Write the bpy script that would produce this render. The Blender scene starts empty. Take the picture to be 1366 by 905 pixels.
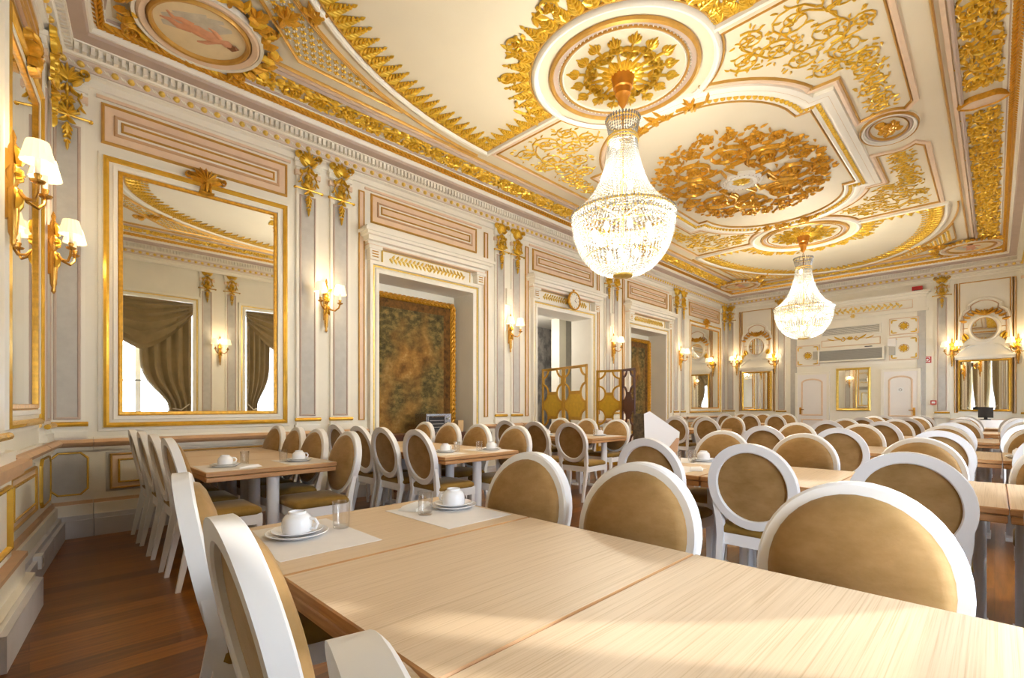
import bpy, bmesh, math, random
from math import sin, cos, pi, sqrt, radians as R, atan2
from mathutils import Vector, Matrix
random.seed(7)
C = bpy.context.scene.collection
sc = bpy.context.scene

# ------------------------------------------------------------------ materials
def srgb(r, g, b):
    f = lambda c: (c/255/12.92) if c/255 <= .04045 else ((c/255+.055)/1.055)**2.4
    return (f(r), f(g), f(b), 1)
MATS = {}
def nodes(name):
    m = bpy.data.materials.new(name); m.use_nodes = True
    nt = m.node_tree; b = nt.nodes['Principled BSDF']; MATS[name] = m
    return m, nt, b
def N(nt, typ, **kw):
    n = nt.nodes.new(typ)
    for k, v in kw.items():
        if k.startswith('i_'): n.inputs[k[2:].replace('_', ' ')].default_value = v
        else: setattr(n, k, v)
    return n
def coords(nt, sx=1, sy=1, sz=1, rot=(0, 0, 0), kind='Object'):
    t = N(nt, 'ShaderNodeTexCoord'); mp = N(nt, 'ShaderNodeMapping')
    mp.inputs['Scale'].default_value = (sx, sy, sz); mp.inputs['Rotation'].default_value = rot
    nt.links.new(t.outputs[kind], mp.inputs['Vector']); return mp.outputs['Vector']
def ramp(nt, src, stops):
    r = N(nt, 'ShaderNodeValToRGB'); e = r.color_ramp.elements
    while len(e) < len(stops): e.new(.5)
    for i, (p, c) in enumerate(stops): e[i].position = p; e[i].color = c
    nt.links.new(src, r.inputs['Fac']); return r.outputs['Color']
def bump(nt, b, src, strength, dist=.01):
    n = N(nt, 'ShaderNodeBump'); n.inputs['Strength'].default_value = strength; n.inputs['Distance'].default_value = dist
    nt.links.new(src, n.inputs['Height']); nt.links.new(n.outputs['Normal'], b.inputs['Normal'])
def noise(nt, vec, scale, detail=4, rough=.55):
    n = N(nt, 'ShaderNodeTexNoise'); n.inputs['Scale'].default_value = scale; n.inputs['Detail'].default_value = detail
    n.inputs['Roughness'].default_value = rough
    if vec is not None: nt.links.new(vec, n.inputs['Vector'])
    return n.outputs['Fac']
def plain(name, c, rough=.5, metal=0, var=0, scale=6, bmp=0, spec=.5, **kw):
    m, nt, b = nodes(name)
    b.inputs['Base Color'].default_value = c; b.inputs['Roughness'].default_value = rough
    b.inputs['Metallic'].default_value = metal; b.inputs['Specular IOR Level'].default_value = spec
    if var or bmp:
        f = noise(nt, coords(nt), scale)
        if var:
            lo = tuple(x*(1-var) for x in c[:3])+(1,); hi = tuple(min(1, x*(1+var)) for x in c[:3])+(1,)
            nt.links.new(ramp(nt, f, [(.3, lo), (.7, hi)]), b.inputs['Base Color'])
        if bmp: bump(nt, b, f, bmp)
    for k, v in kw.items(): b.inputs[k.replace('_', ' ')].default_value = v
    return m
plain('cream', srgb(239, 234, 219), .5, var=.03, scale=2.5)
plain('cream_ceiling', srgb(229, 218, 192), .6, var=.02, scale=1.5)
plain('ivory', srgb(243, 238, 224), .42, var=.02, scale=3)
plain('pink_beige', srgb(232, 205, 176), .5, var=.05, scale=9)
plain('mauve', srgb(188, 168, 154), .55, var=.05, scale=6)
plain('tan_rail', srgb(208, 170, 132), .45, var=.08, scale=8)
plain('lilac', srgb(222, 206, 192), .5, var=.04, scale=14)
plain('grey_stone', srgb(190, 187, 180), .5, var=.07, scale=11)
plain('grey_plinth', srgb(205, 203, 206), .5, var=.05, scale=6)
plain('gold', srgb(232, 188, 62), .3, metal=.45, var=.16, scale=26, bmp=.3)
plain('gold_deep', srgb(216, 160, 50), .32, metal=.45, var=.2, scale=30, bmp=.3)
plain('gold_pale', srgb(238, 204, 104), .32, metal=.5, var=.14, scale=30, bmp=.2)
plain('gold_line', srgb(202, 156, 76), .38, metal=.4, var=.12, scale=8)
plain('gold_frame', srgb(230, 182, 66), .26, metal=.5, var=.15, scale=14)
plain('brass', srgb(204, 154, 70), .26, metal=.75, var=.1, scale=12)
plain('white_lacquer', srgb(238, 236, 233), .32, var=.015, scale=5)
plain('white_leg', srgb(236, 236, 238), .35)
plain('porcelain', srgb(244, 244, 246), .14)
plain('paper', srgb(236, 230, 224), .8, var=.02, scale=20)
plain('napkin', srgb(244, 243, 242), .85, var=.03, scale=30, bmp=.1)
plain('flesh', srgb(222, 160, 122), .6, var=.1, scale=16)
plain('hair_brown', srgb(140, 92, 56), .6, var=.2, scale=20)
plain('painted_cloth', srgb(205, 196, 176), .6, var=.12, scale=12)
plain('painted_sky', srgb(236, 216, 174), .6, var=.06, scale=5)
plain('grey_vent', srgb(120, 118, 112), .5)
plain('vent_slat', srgb(186, 182, 172), .45)
plain('dark_slat', srgb(84, 80, 74), .5)
plain('white_paint', srgb(240, 236, 232), .38, var=.015, scale=3)
plain('dark', srgb(28, 24, 22), .4)
plain('steel', srgb(150, 150, 152), .25, metal=.9)
plain('red', srgb(190, 30, 28), .4)
plain('sign_white', srgb(240, 240, 238), .5)
plain('clock_face', srgb(240, 236, 222), .4)
plain('canopy_wood', srgb(190, 122, 34), .3, metal=.35, var=.15, scale=9)
plain('rosewood_and_shade', srgb(84, 44, 22), .35, var=.2, scale=10)  # console wood; also painted on the screen wing as its shade
plain('screen_gold', srgb(196, 148, 44), .45, var=.12, scale=10, metal=.2)
plain('screen_panel', srgb(206, 164, 40), .55, var=.1, scale=14)
plain('beige_box', srgb(214, 178, 128), .6)
plain('curtain', srgb(136, 116, 76), .75, var=.12, scale=5, Sheen_Weight=.3)
plain('cord', srgb(226, 216, 190), .6)
plain('window_white', srgb(232, 232, 230), .4)
plain('card_brown', srgb(204, 158, 118), .7)
plain('card_photo', srgb(92, 76, 54), .5, var=.6, scale=30)
# mirror
m, nt, b = nodes('mirror'); b.inputs['Base Color'].default_value = (.9, .9, .87, 1); b.inputs['Metallic'].default_value = 1; b.inputs['Roughness'].default_value = .015
# clear glass: fresnel between see-through and glossy (the pane casts no full shadow)
def glass_mat(name, tint, gloss_base=.06):
    m, nt, b = nodes(name); nt.nodes.remove(b)
    o = nt.nodes['Material Output']; tr = N(nt, 'ShaderNodeBsdfTransparent'); gl = N(nt, 'ShaderNodeBsdfGlossy'); mx = N(nt, 'ShaderNodeMixShader'); fr = N(nt, 'ShaderNodeMath', operation='POWER'); lw = N(nt, 'ShaderNodeLayerWeight'); lw.inputs['Blend'].default_value = .5; fr.inputs[1].default_value = 3.5; nt.links.new(lw.outputs['Facing'], fr.inputs[0])
    tr.inputs['Color'].default_value = tint; gl.inputs['Roughness'].default_value = .02
    ma = N(nt, 'ShaderNodeMath', operation='ADD'); ma.inputs[1].default_value = gloss_base
    nt.links.new(fr.outputs[0], ma.inputs[0]); nt.links.new(ma.outputs[0], mx.inputs[0])
    nt.links.new(tr.outputs[0], mx.inputs[1]); nt.links.new(gl.outputs[0], mx.inputs[2]); nt.links.new(mx.outputs[0], o.inputs['Surface'])
glass_mat('window_glass', (.97, .98, 1, 1), .02)
glass_mat('tumbler_glass', (.97, .97, .965, 1), .1)
def mix_mat(name, col, translucent, transparent, glossy=0, grough=.1):
    m, nt, b = nodes(name); o = nt.nodes['Material Output']
    b.inputs['Base Color'].default_value = col; b.inputs['Roughness'].default_value = .5
    cur = b.outputs[0]
    def add(shader, w):
        nonlocal cur
        mx = N(nt, 'ShaderNodeMixShader'); mx.inputs[0].default_value = w
        nt.links.new(cur, mx.inputs[1]); nt.links.new(shader.outputs[0], mx.inputs[2]); cur = mx.outputs[0]
    t = N(nt, 'ShaderNodeBsdfTranslucent'); t.inputs['Color'].default_value = col; add(t, translucent)
    if glossy:
        g = N(nt, 'ShaderNodeBsdfGlossy'); g.inputs['Roughness'].default_value = grough; add(g, glossy)
    if transparent: add(N(nt, 'ShaderNodeBsdfTransparent'), transparent)
    nt.links.new(cur, o.inputs['Surface'])
mix_mat('sheer', (.93, .95, 1, 1), .75, .32)
mix_mat('crystal', (.46, .45, .42, 1), .3, .32, .36, .16)
def glow(name, c, s):
    m, nt, b = nodes(name); b.inputs['Base Color'].default_value = c; b.inputs['Emission Color'].default_value = c; b.inputs['Emission Strength'].default_value = s
glow('bulb', (1, .88, .66, 1), 26)
glow('sconce_bulb', (1, .80, .5, 1), 14)
m, nt, b = nodes('lamp_shade'); b.inputs['Base Color'].default_value = (.95, .84, .62, 1); b.inputs['Roughness'].default_value = .7
b.inputs['Emission Color'].default_value = (1, .82, .50, 1); b.inputs['Emission Strength'].default_value = .55
# velvet
def velvet(name, c1, c2, sheen):
    m, nt, b = nodes(name); v = coords(nt, 3, 3, 5)
    f = noise(nt, v, 2.2, 5, .6)
    nt.links.new(ramp(nt, f, [(.32, c1), (.7, c2)]), b.inputs['Base Color'])
    b.inputs['Roughness'].default_value = .75; b.inputs['Sheen Weight'].default_value = sheen; b.inputs['Sheen Roughness'].default_value = .35
    b.inputs['Sheen Tint'].default_value = (1, .86, .66, 1); b.inputs['Specular IOR Level'].default_value = .2
    bump(nt, b, noise(nt, coords(nt), 90, 2), .08)
velvet('velvet', srgb(138, 106, 58), srgb(168, 132, 84), .55)
velvet('velvet_seat', srgb(124, 94, 38), srgb(152, 118, 54), .3)
# oak table top: fine streaks along X
m, nt, b = nodes('oak')
v = coords(nt, .9, 100, 30); f = noise(nt, v, 2.6, 4, .55); f2 = noise(nt, coords(nt, 1, 5, 3), 1.2, 3)
c1 = ramp(nt, f, [(.3, srgb(200, 171, 134)), (.46, srgb(219, 193, 158)), (.75, srgb(228, 204, 172))])
mx = N(nt, 'ShaderNodeMixRGB', blend_type='MULTIPLY'); mx.inputs[0].default_value = .35
nt.links.new(c1, mx.inputs[1]); nt.links.new(ramp(nt, f2, [(.3, (.86, .83, .8, 1)), (.7, (1, 1, 1, 1))]), mx.inputs[2])
nt.links.new(mx.outputs[0], b.inputs['Base Color']); b.inputs['Roughness'].default_value = .46; b.inputs['Specular IOR Level'].default_value = .3; bump(nt, b, f, .06)
m, nt, b = nodes('oak_edge')
nt.links.new(ramp(nt, noise(nt, coords(nt, 3, 3, 60), 2, 4), [(.3, srgb(178, 126, 76)), (.7, srgb(206, 158, 104))]), b.inputs['Base Color']); b.inputs['Roughness'].default_value = .4
# floor planks
m, nt, b = nodes('floor_wood')
v = coords(nt); br = N(nt, 'ShaderNodeTexBrick'); br.offset = .37; br.inputs['Scale'].default_value = 1
br.inputs['Brick Width'].default_value = 1.25; br.inputs['Row Height'].default_value = .135; br.inputs['Mortar Size'].default_value = .0016
br.inputs['Color1'].default_value = (.15, .15, .15, 1); br.inputs['Color2'].default_value = (.9, .9, .9, 1); br.inputs['Mortar'].default_value = (0, 0, 0, 1)
nt.links.new(v, br.inputs['Vector'])
g = noise(nt, coords(nt, 1.1, 16, 1), 2.2, 7, .62)
ma = N(nt, 'ShaderNodeMixRGB', blend_type='MIX'); ma.inputs[0].default_value = .38
nt.links.new(g, ma.inputs[1]); nt.links.new(br.outputs['Color'], ma.inputs[2])
nt.links.new(ramp(nt, ma.outputs[0], [(.15, srgb(54, 27, 3)), (.42, srgb(100, 56, 11)), (.62, srgb(136, 82, 22)), (.85, srgb(166, 108, 38))]), b.inputs['Base Color'])
b.inputs['Roughness'].default_value = .3; bump(nt, b, ma.outputs[0], .05)
# tapestry: woven landscape, browns and olives
m, nt, b = nodes('tapestry')
v = coords(nt, 1, 1, 1); a1 = noise(nt, v, 3.2, 8, .7); a2 = noise(nt, coords(nt, 1, 1, 1.4), 9, 6, .7)
big = noise(nt, coords(nt, .9, .9, .7), 1.5, 2)
cA = ramp(nt, a1, [(.3, srgb(64, 42, 16)), (.44, srgb(120, 84, 34)), (.56, srgb(160, 118, 56)), (.7, srgb(206, 168, 104))])
cB = ramp(nt, a2, [(.3, srgb(44, 36, 18)), (.48, srgb(92, 80, 42)), (.62, srgb(140, 118, 66)), (.75, srgb(166, 96, 46))])
mx = N(nt, 'ShaderNodeMixRGB'); nt.links.new(ramp(nt, big, [(.42, (0, 0, 0, 1)), (.56, (1, 1, 1, 1))]), mx.inputs[0])
nt.links.new(cA, mx.inputs[1]); nt.links.new(cB, mx.inputs[2]); nt.links.new(mx.outputs[0], b.inputs['Base Color']); b.inputs['Roughness'].default_value = .9
bump(nt, b, a2, .2)
plain('tapestry_border', srgb(104, 70, 26), .9, var=.55, scale=16)
plain('woven_figure', srgb(186, 142, 104), .9, var=.35, scale=22)
# damask wallpaper in the side room
m, nt, b = nodes('damask')
f = noise(nt, coords(nt, 1, 1, .8), 5.5, 3, .6)
nt.links.new(ramp(nt, f, [(.4, srgb(140, 137, 133)), (.5, srgb(170, 166, 160)), (.6, srgb(196, 191, 184))]), b.inputs['Base Color']); b.inputs['Roughness'].default_value = .6

# ------------------------------------------------------------------ mesh builder
class MB:
    def __init__(s): s.v = []; s.f = []; s.m = []; s.mat = 'cream'; s.sm = []; s.smooth = True
    def add(s, vs, fs, mat=None):
        k = len(s.v); s.v += [tuple(p) for p in vs]
        for f in fs: s.f.append(tuple(i+k for i in f)); s.m.append(mat or s.mat)
        return s
    def box(s, x0, x1, y0, y1, z0, z1, mat=None, fr=None):
        vs = [(x, y, z) for z in (z0, z1) for y in (y0, y1) for x in (x0, x1)]
        if fr: vs = [fr(*p) for p in vs]
        return s.add(vs, [(0, 2, 3, 1), (4, 5, 7, 6), (0, 1, 5, 4), (2, 6, 7, 3), (0, 4, 6, 2), (1, 3, 7, 5)], mat)
    def prism(s, poly, n0, n1, fr=None, mat=None):
        n = len(poly); vs = [(u, v, n0) for u, v in poly]+[(u, v, n1) for u, v in poly]
        if fr: vs = [fr(*p) for p in vs]
        return s.add(vs, [tuple(range(n))[::-1], tuple(range(n, 2*n))]+[(i, (i+1) % n, n+(i+1) % n, n+i) for i in range(n)], mat)
    def mould(s, path, prof, closed, fr, mat=None):
        n = len(path); P = [Vector(p) for p in path]; vs = []
        for i in range(n):
            d0 = (P[i]-P[i-1]) if (i > 0 or closed) else (P[1]-P[0]); d1 = (P[(i+1) % n]-P[i]) if (i < n-1 or closed) else (P[-1]-P[-2])
            if d0.length < 1e-9: d0 = d1
            if d1.length < 1e-9: d1 = d0
            d0.normalize(); d1.normalize()
            a = Vector((-d0.y, d0.x)); b2 = Vector((-d1.y, d1.x)); mm = (a+b2)/max(.3, 1+a.dot(b2))
            for o, h in prof: q = P[i]+mm*o; vs.append(fr(q.x, q.y, h))
        k = len(prof); fs = []
        for i in range(n if closed else n-1):
            j = (i+1) % n
            for t in range(k-1): fs.append((i*k+t, j*k+t, j*k+t+1, i*k+t+1))
        if not closed: fs += [tuple(range(k)), tuple(range((n-1)*k, n*k))[::-1]]
        return s.add(vs, fs, mat)
    def lathe(s, prof, c=(0, 0, 0), seg=20, mat=None, axis='z', caps=True):
        vs = []; n = len(prof)
        for r, h in prof:
            for i in range(seg):
                a = 2*pi*i/seg; p = (r*cos(a), r*sin(a), h)
                if axis == 'y': p = (p[0], p[2], p[1])
                if axis == 'x': p = (p[2], p[0], p[1])
                vs.append((c[0]+p[0], c[1]+p[1], c[2]+p[2]))
        fs = [(t*seg+i, t*seg+(i+1) % seg, (t+1)*seg+(i+1) % seg, (t+1)*seg+i) for t in range(n-1) for i in range(seg)]
        if caps: fs += [tuple(range(seg))[::-1], tuple(range((n-1)*seg, n*seg))]
        return s.add(vs, fs, mat)
    def tube(s, pts, rad, seg=8, mat=None):
        P = [Vector(p) for p in pts]; n = len(P); vs = []
        if not hasattr(rad, '__len__'): rad = [rad]*n
        up = Vector((0, 0, 1)); prev = None
        for i in range(n):
            d = (P[min(i+1, n-1)]-P[max(i-1, 0)]).normalized()
            a = prev if prev is not None else (up if abs(d.z) < .9 else Vector((1, 0, 0)))
            x = (a-d*a.dot(d)).normalized(); prev = x; y = d.cross(x)
            for k in range(seg):
                t = 2*pi*k/seg; vs.append(P[i]+(x*cos(t)+y*sin(t))*rad[i])
        fs = [(i*seg+k, i*seg+(k+1) % seg, (i+1)*seg+(k+1) % seg, (i+1)*seg+k) for i in range(n-1) for k in range(seg)]
        fs += [tuple(range(seg))[::-1], tuple(range((n-1)*seg, n*seg))]
        return s.add(vs, fs, mat)
    def dome(s, u, v, r, h, fr, seg=8, mat=None, n0=0, ell=1):
        vs = []
        for rr, hh in ((1, 0), (.8, .6), (.4, .92)):
            for i in range(seg):
                a = 2*pi*i/seg; vs.append(fr(u+r*rr*cos(a), v+r*ell*rr*sin(a), n0+h*hh))
        vs.append(fr(u, v, n0+h))
        fs = [(t*seg+i, t*seg+(i+1) % seg, (t+1)*seg+(i+1) % seg, (t+1)*seg+i) for t in range(2) for i in range(seg)]
        fs += [(2*seg+i, 2*seg+(i+1) % seg, 3*seg) for i in range(seg)]
        return s.add(vs, fs, mat)
    def relief(s, strokes, fr, n0=0, hs=1, mat=None):
        for pts, ws, h in strokes:
            n = len(pts); vs = []; wm = max(ws) or 1
            for i in range(n):
                a = pts[max(i-1, 0)]; b = pts[min(i+1, n-1)]; dx, dy = b[0]-a[0], b[1]-a[1]; L = sqrt(dx*dx+dy*dy) or 1
                nx, ny = -dy/L, dx/L; w = ws[i]; p = pts[i]; hh = h*hs*sqrt(max(w, 0)/wm)
                vs += [fr(p[0]+nx*w, p[1]+ny*w, n0), fr(p[0]+nx*w*.35, p[1]+ny*w*.35, n0+hh), fr(p[0]-nx*w*.35, p[1]-ny*w*.35, n0+hh*.85), fr(p[0]-nx*w, p[1]-ny*w, n0)]
            fs = []
            for i in range(n-1):
                for t in range(3): fs.append((4*i+t, 4*i+t+1, 4*i+t+5, 4*i+t+4))
            s.add(vs, fs, mat)
        return s
    def build(s, name, parent=None, kind=None, label=None, cat=None, group=None, sharp=38, loc=None, rotz=None):
        me = bpy.data.meshes.new(name); me.from_pydata(s.v, [], s.f)
        used = []
        for x in s.m:
            if x not in used: used.append(x)
        for x in used: me.materials.append(MATS[x])
        ix = {x: i for i, x in enumerate(used)}
        me.polygons.foreach_set('material_index', [ix[x] for x in s.m])
        me.polygons.foreach_set('use_smooth', [True]*len(me.polygons))
        bm = bmesh.new(); bm.from_mesh(me); bmesh.ops.recalc_face_normals(bm, faces=bm.faces); bm.to_mesh(me); bm.free()
        me.set_sharp_from_angle(angle=R(sharp)); me.update()
        o = bpy.data.objects.new(name, me); C.objects.link(o)
        if parent is not None: o.parent = parent
        if loc: o.location = loc
        if rotz is not None: o.rotation_euler = (0, 0, rotz)
        tag(o, label, cat, group, kind); return o
def tag(o, label=None, cat=None, group=None, kind=None):
    for k, v in (('label', label), ('category', cat), ('group', group), ('kind', kind)):
        if v: o[k] = v
    return o
def thing(name, label, cat, loc=(0, 0, 0), rotz=0, group=None):
    o = bpy.data.objects.new(name, None); C.objects.link(o); o.location = loc; o.rotation_euler = (0, 0, rotz); o.empty_display_size = .1
    return tag(o, label, cat, group)
def dup(root, loc, rotz=0, label=None, group=None):
    def cp(o, par):
        c = o.copy(); C.objects.link(c)
        if par is not None: c.parent = par
        for ch in list(kids.get(o.name, [])): cp(ch, c)
        return c
    kids = {}
    for o in C.objects:
        if o.parent is not None: kids.setdefault(o.parent.name, []).append(o)
    r = cp(root, None); r.location = loc; r.rotation_euler = (0, 0, rotz)
    if label: r['label'] = label
    if group: r['group'] = group
    return r

# ------------------------------------------------------------------ the room
WL, WF, WR, ZC = 6.05, 15.6, -.65, 4.71          # wall planes and ceiling height
XM, YM = 7.78, 2.77                              # centre of the ceiling
SL = .142                                        # slant of the near end wall
xw = lambda y: .145-SL*(WL-y)
FL = lambda u, v, n: (u, WL-n, v)
FF = lambda u, v, n: (WF-n, u, v)
FR = lambda u, v, n: (u, WR+n, v)
_c = 1/sqrt(1+SL*SL)
FN = lambda u, v, n: (xw(u)+n*_c, u-n*SL*_c, v)
FC = lambda u, v, n: (u, v, ZC-n)
rect = lambda a, b, c, d: [(a, c), (b, c), (b, d), (a, d)]

# relief ornament drawn as strokes (points, half widths, height)
def leaf(x, y, a, L, W, curl=0, h=.02, n=5):
    pts = []; px, py, t = x, y, a
    for i in range(n):
        pts.append((px, py)); px += cos(t)*L/(n-1); py += sin(t)*L/(n-1); t += curl/(n-1)
    ws = [W*(.25+.75*sin(pi*min(1, .15+.85*i/(n-1)))) if i < n-1 else W*.05 for i in range(n)]
    return (pts, ws, h)
def spiral(cx, cy, r0, r1, a0, turns, n=18, w=.012, h=.02, w1=None):
    pts = [(cx+(r0+(r1-r0)*i/(n-1))*cos(a0+turns*2*pi*i/(n-1)), cy+(r0+(r1-r0)*i/(n-1))*sin(a0+turns*2*pi*i/(n-1))) for i in range(n)]
    return (pts, [w+((w1 if w1 is not None else w*.5)-w)*i/(n-1) for i in range(n)], h)
def flower(cx, cy, r, k=5, h=.03, a0=0):
    o = [leaf(cx+.15*r*cos(a0+2*pi*i/k), cy+.15*r*sin(a0+2*pi*i/k), a0+2*pi*i/k, r*.9, r*.34, 0, h, 4) for i in range(k)]
    o.append(([(cx-r*.2, cy), (cx, cy), (cx+r*.2, cy)], [0, r*.22, 0], h*1.4)); return o
def xf(st, x=0, y=0, rot=0, sx=1, sy=1, sw=None):
    c, s_ = cos(rot), sin(rot); k = sw if sw is not None else (abs(sx)+abs(sy))/2
    return [([(x+(p[0]*sx)*c-(p[1]*sy)*s_, y+(p[0]*sx)*s_+(p[1]*sy)*c) for p in pts], [w*k for w in ws], h) for pts, ws, h in st]
def scroll(cx, cy, r, a0, d=1, w=.012, leaves=7, lw=.016, h=.018, fl=True, turns=1.45, fr_=.3):
    o = [spiral(cx, cy, r, r*.22, a0, d*turns, 20, w, h)]; pts = o[0][0]
    for k in range(leaves):
        i = 1+int(k*15/leaves); p = pts[i]; q = pts[i+1]; t = atan2(q[1]-p[1], q[0]-p[0])
        sg = -d if k % 2 else d
        o.append(leaf(p[0], p[1], t+sg*.8, r*.42, lw, sg*1.5, h))
    if fl: o += flower(cx, cy, r*fr_, 5, h*1.2)
    return o
def fir(L=.29, W=.2):
    o = [([(0, 0), (0, L*.5), (0, L)], [.012, .009, .002], .022)]
    for k in range(6):
        y = L*(.0+.15*k); w = W*.6*(1-.15*k)
        for s_ in (1, -1): o.append(leaf(0, y, pi/2-s_*1.05, w, .024*(1-.1*k), s_*1.1, .022, 4))
    o.append(leaf(0, L*.86, pi/2, L*.17, .014, 0, .02, 4)); return o
FIR = fir()
def rinceau(L=.66, W=.36):
    rn = random.Random(3); o = []
    o.append(([(L*i/12, .09*sin(2*pi*i/12)) for i in range(13)], [.016]*13, .024))
    for sgn, x in ((1, L*.25), (-1, L*.75)):
        o += scroll(x, -sgn*.04, .125, pi/2*sgn+.6, sgn, .015, 10, .019, .03, True, 1.6)
        for k in range(9):
            a = sgn*(pi/2)+(k-4)*.42; o.append(leaf(x+.12*cos(a), -sgn*.02+.125*sin(a), a+rn.uniform(-.9, .9), .085, .019, rn.uniform(-1.4, 1.4), .028, 4))
    for k in range(46):
        x = rn.uniform(0, L); y = rn.choice((-1, 1))*rn.uniform(.08, W/2-.02)
        o.append(leaf(x, y, rn.uniform(0, 2*pi), rn.uniform(.05, .08), rn.uniform(.013, .02), rn.uniform(-1.8, 1.8), rn.uniform(.014, .03), 4))
    return o
RINC = rinceau()
def run(mb, unit, L, p0, p1, fr, n0=0, mat='gold', hs=1, alt=True):
    d = sqrt((p1[0]-p0[0])**2+(p1[1]-p0[1])**2); k = max(1, round(d/L)); a = atan2(p1[1]-p0[1], p1[0]-p0[0]); sx = d/k/L
    for i in range(k):
        mb.relief(xf(unit, p0[0]+cos(a)*i*d/k, p0[1]+sin(a)*i*d/k, a, sx, -1 if (alt and i % 2) else 1, 1), fr, n0, hs, mat)
def garland(mb, p0, p1, fr, r=.045, n0=0, mat='gold_deep', step=.062):
    d = sqrt((p1[0]-p0[0])**2+(p1[1]-p0[1])**2); k = int(d/step); a = atan2(p1[1]-p0[1], p1[0]-p0[0])
    st = [leaf(0, 0, .55, r*2.2, r*.42, -.4, r*.8, 4), leaf(0, 0, -.55, r*2.2, r*.42, .4, r*.8, 4), leaf(0, 0, 0, r*1.9, r*.4, 0, r*1.1, 4)]
    for i in range(k): mb.relief(xf(st, p0[0]+cos(a)*i*d/k, p0[1]+sin(a)*i*d/k, a), fr, n0, 1, mat)

def half_round(w, h, o=0): return [(o-w/2, 0), (o-w*.4, h*.6), (o-w*.15, h), (o+w*.15, h), (o+w*.4, h*.6), (o+w/2, 0)]
def flat(w, h, o=0): return [(o-w/2, 0), (o-w/2, h), (o+w/2, h), (o+w/2, 0)]
def step_prof(w, h, o=0): return [(o-w/2, 0), (o-w/2, h*.4), (o-w*.2, h*.45), (o-w*.05, h), (o+w*.2, h), (o+w*.3, h*.5), (o+w/2, h*.4), (o+w/2, 0)]
# ------------------------------------------------------------------ shell
mb = MB(); mb.box(-1.6, 17, -1.6, 9.3, -.12, 0, 'floor_wood'); mb.build('floor', kind='structure')
mb = MB(); mb.box(-1.6, 16.2, -1.5, 6.9, ZC, ZC+.2, 'cream_ceiling'); mb.build('ceiling', kind='structure')
DOORS = [(3.42, 5.12), (6.69, 8.39), (9.96, 11.66)]; ZO = 3.05
mb = MB(); mb.mat = 'cream'; x = -.6
for a, b in DOORS:
    mb.box(x, a, WL, WL+.5, 0, ZC); mb.box(a, b, WL, WL+.5, ZO, ZC); x = b
mb.box(x, WF+.4, WL, WL+.5, 0, ZC)
for i in (0, 2): mb.box(DOORS[i][0]-.1, DOORS[i][1]+.1, WL+.47, WL+.6, 0, ZO+.1)
mb.build('wall_left', kind='structure')
# side room seen through the middle opening
mb = MB(); mb.box(5.6, 12.2, 8.6, 8.7, 0, 3.4, 'damask'); mb.box(5.5, 5.6, WL+.5, 8.7, 0, 3.4, 'damask'); mb.box(12.2, 12.3, WL+.5, 8.7, 0, 3.4, 'cream')
mb.box(5.5, 12.3, WL+.5, 8.7, 3.3, 3.42, 'ivory'); mb.box(8.95, 9.2, 7.35, 7.6, 0, 3.3, 'cream'); mb.box(9.25, 12.2, 7.4, 7.55, 0, 3.3, 'grey_stone')
mb.build('wall_side_room', kind='structure')
mb = MB(); mb.box(WF, WF+.3, -1.2, WL+.5, 0, ZC, 'cream'); mb.build('wall_far', kind='structure')
mb = MB(); mb.mat = 'cream'
mb.add([FN(u, v, n) for n in (0, -.4) for v in (0, ZC) for u in (-1.3, WL+.05)], [(0, 1, 3, 2), (4, 6, 7, 5), (0, 2, 6, 4), (1, 5, 7, 3), (0, 4, 5, 1), (2, 3, 7, 6)]); mb.build('wall_near', kind='structure')
WIN = [(.72, 2.58), (3.66, 5.62), (6.9, 8.86), (10.14, 12.1), (13.3, 15.2)]; ZW = 3.5
mb = MB(); mb.mat = 'cream'; x = -.8
for a, b in WIN:
    mb.box(x, a, WR-.4, WR, 0, ZC); mb.box(a, b, WR-.4, WR, ZW, ZC); mb.box(a, b, WR-.4, WR, 0, .12); x = b
mb.box(x, WF+.3, WR-.4, WR, 0, ZC); mb.box(-.8, WF, WR, -.5, 4.3, ZC); mb.build('wall_right', kind='structure')
for i, (a, b) in enumerate(WIN):
    w = MB(); w.mat = 'window_white'; y0, y1 = WR-.34, WR-.27; m_ = (a+b)/2
    for u0, u1, v0, v1 in ((a, a+.09, .12, ZW), (b-.09, b, .12, ZW), (a, b, .12, .24), (a, b, ZW-.1, ZW), (m_-.05, m_+.05, .12, ZW), (a, b, 2.62, 2.7), (a, b, .86, .9), (a, b, 1.74, 1.77)): w.box(u0, u1, y0, y1, v0, v1)
    o = w.build('window_%d' % (i+1), kind='structure')
    g = MB(); g.box(a+.09, b-.09, WR-.31, WR-.3, .24, ZW-.1, 'window_glass'); g.build('pane', o)

# ------------------------------------------------------------------ cornice (bead row, dentils, mauve cove, fascia, gold leaf rope)
A_ = (xw(WL), WL); B_ = (xw(-.5), -.5); C_ = (WF, -.5); D_ = (WF, WL)
poly = [A_, B_, C_, D_]                          # counter-clockwise: the room is on the left
W3 = lambda u, v, n: (u, v, n)
def inset(o):
    res = []
    for i in range(4):
        p, q, r = Vector(poly[i-1]), Vector(poly[i]), Vector(poly[(i+1) % 4])
        a = (q-p).normalized(); b = (r-q).normalized(); na = Vector((-a.y, a.x)); nb = Vector((-b.y, b.x)); k = (na+nb)/(1+na.dot(nb))
        res.append(tuple(q+k*o))
    return res
mb = MB()
mb.mould(poly, [(0, 4.22), (.025, 4.225), (.03, 4.26), (.012, 4.27), (.012, 4.3)], True, W3, 'ivory')
mb.mould(poly, [(.012, 4.3), (.05, 4.315), (.05, 4.335), (.035, 4.34)], True, W3, 'ivory')
mb.mould(poly, [(.035, 4.34), (.05, 4.345), (.05, 4.435), (.06, 4.44)], True, W3, 'lilac')
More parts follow.
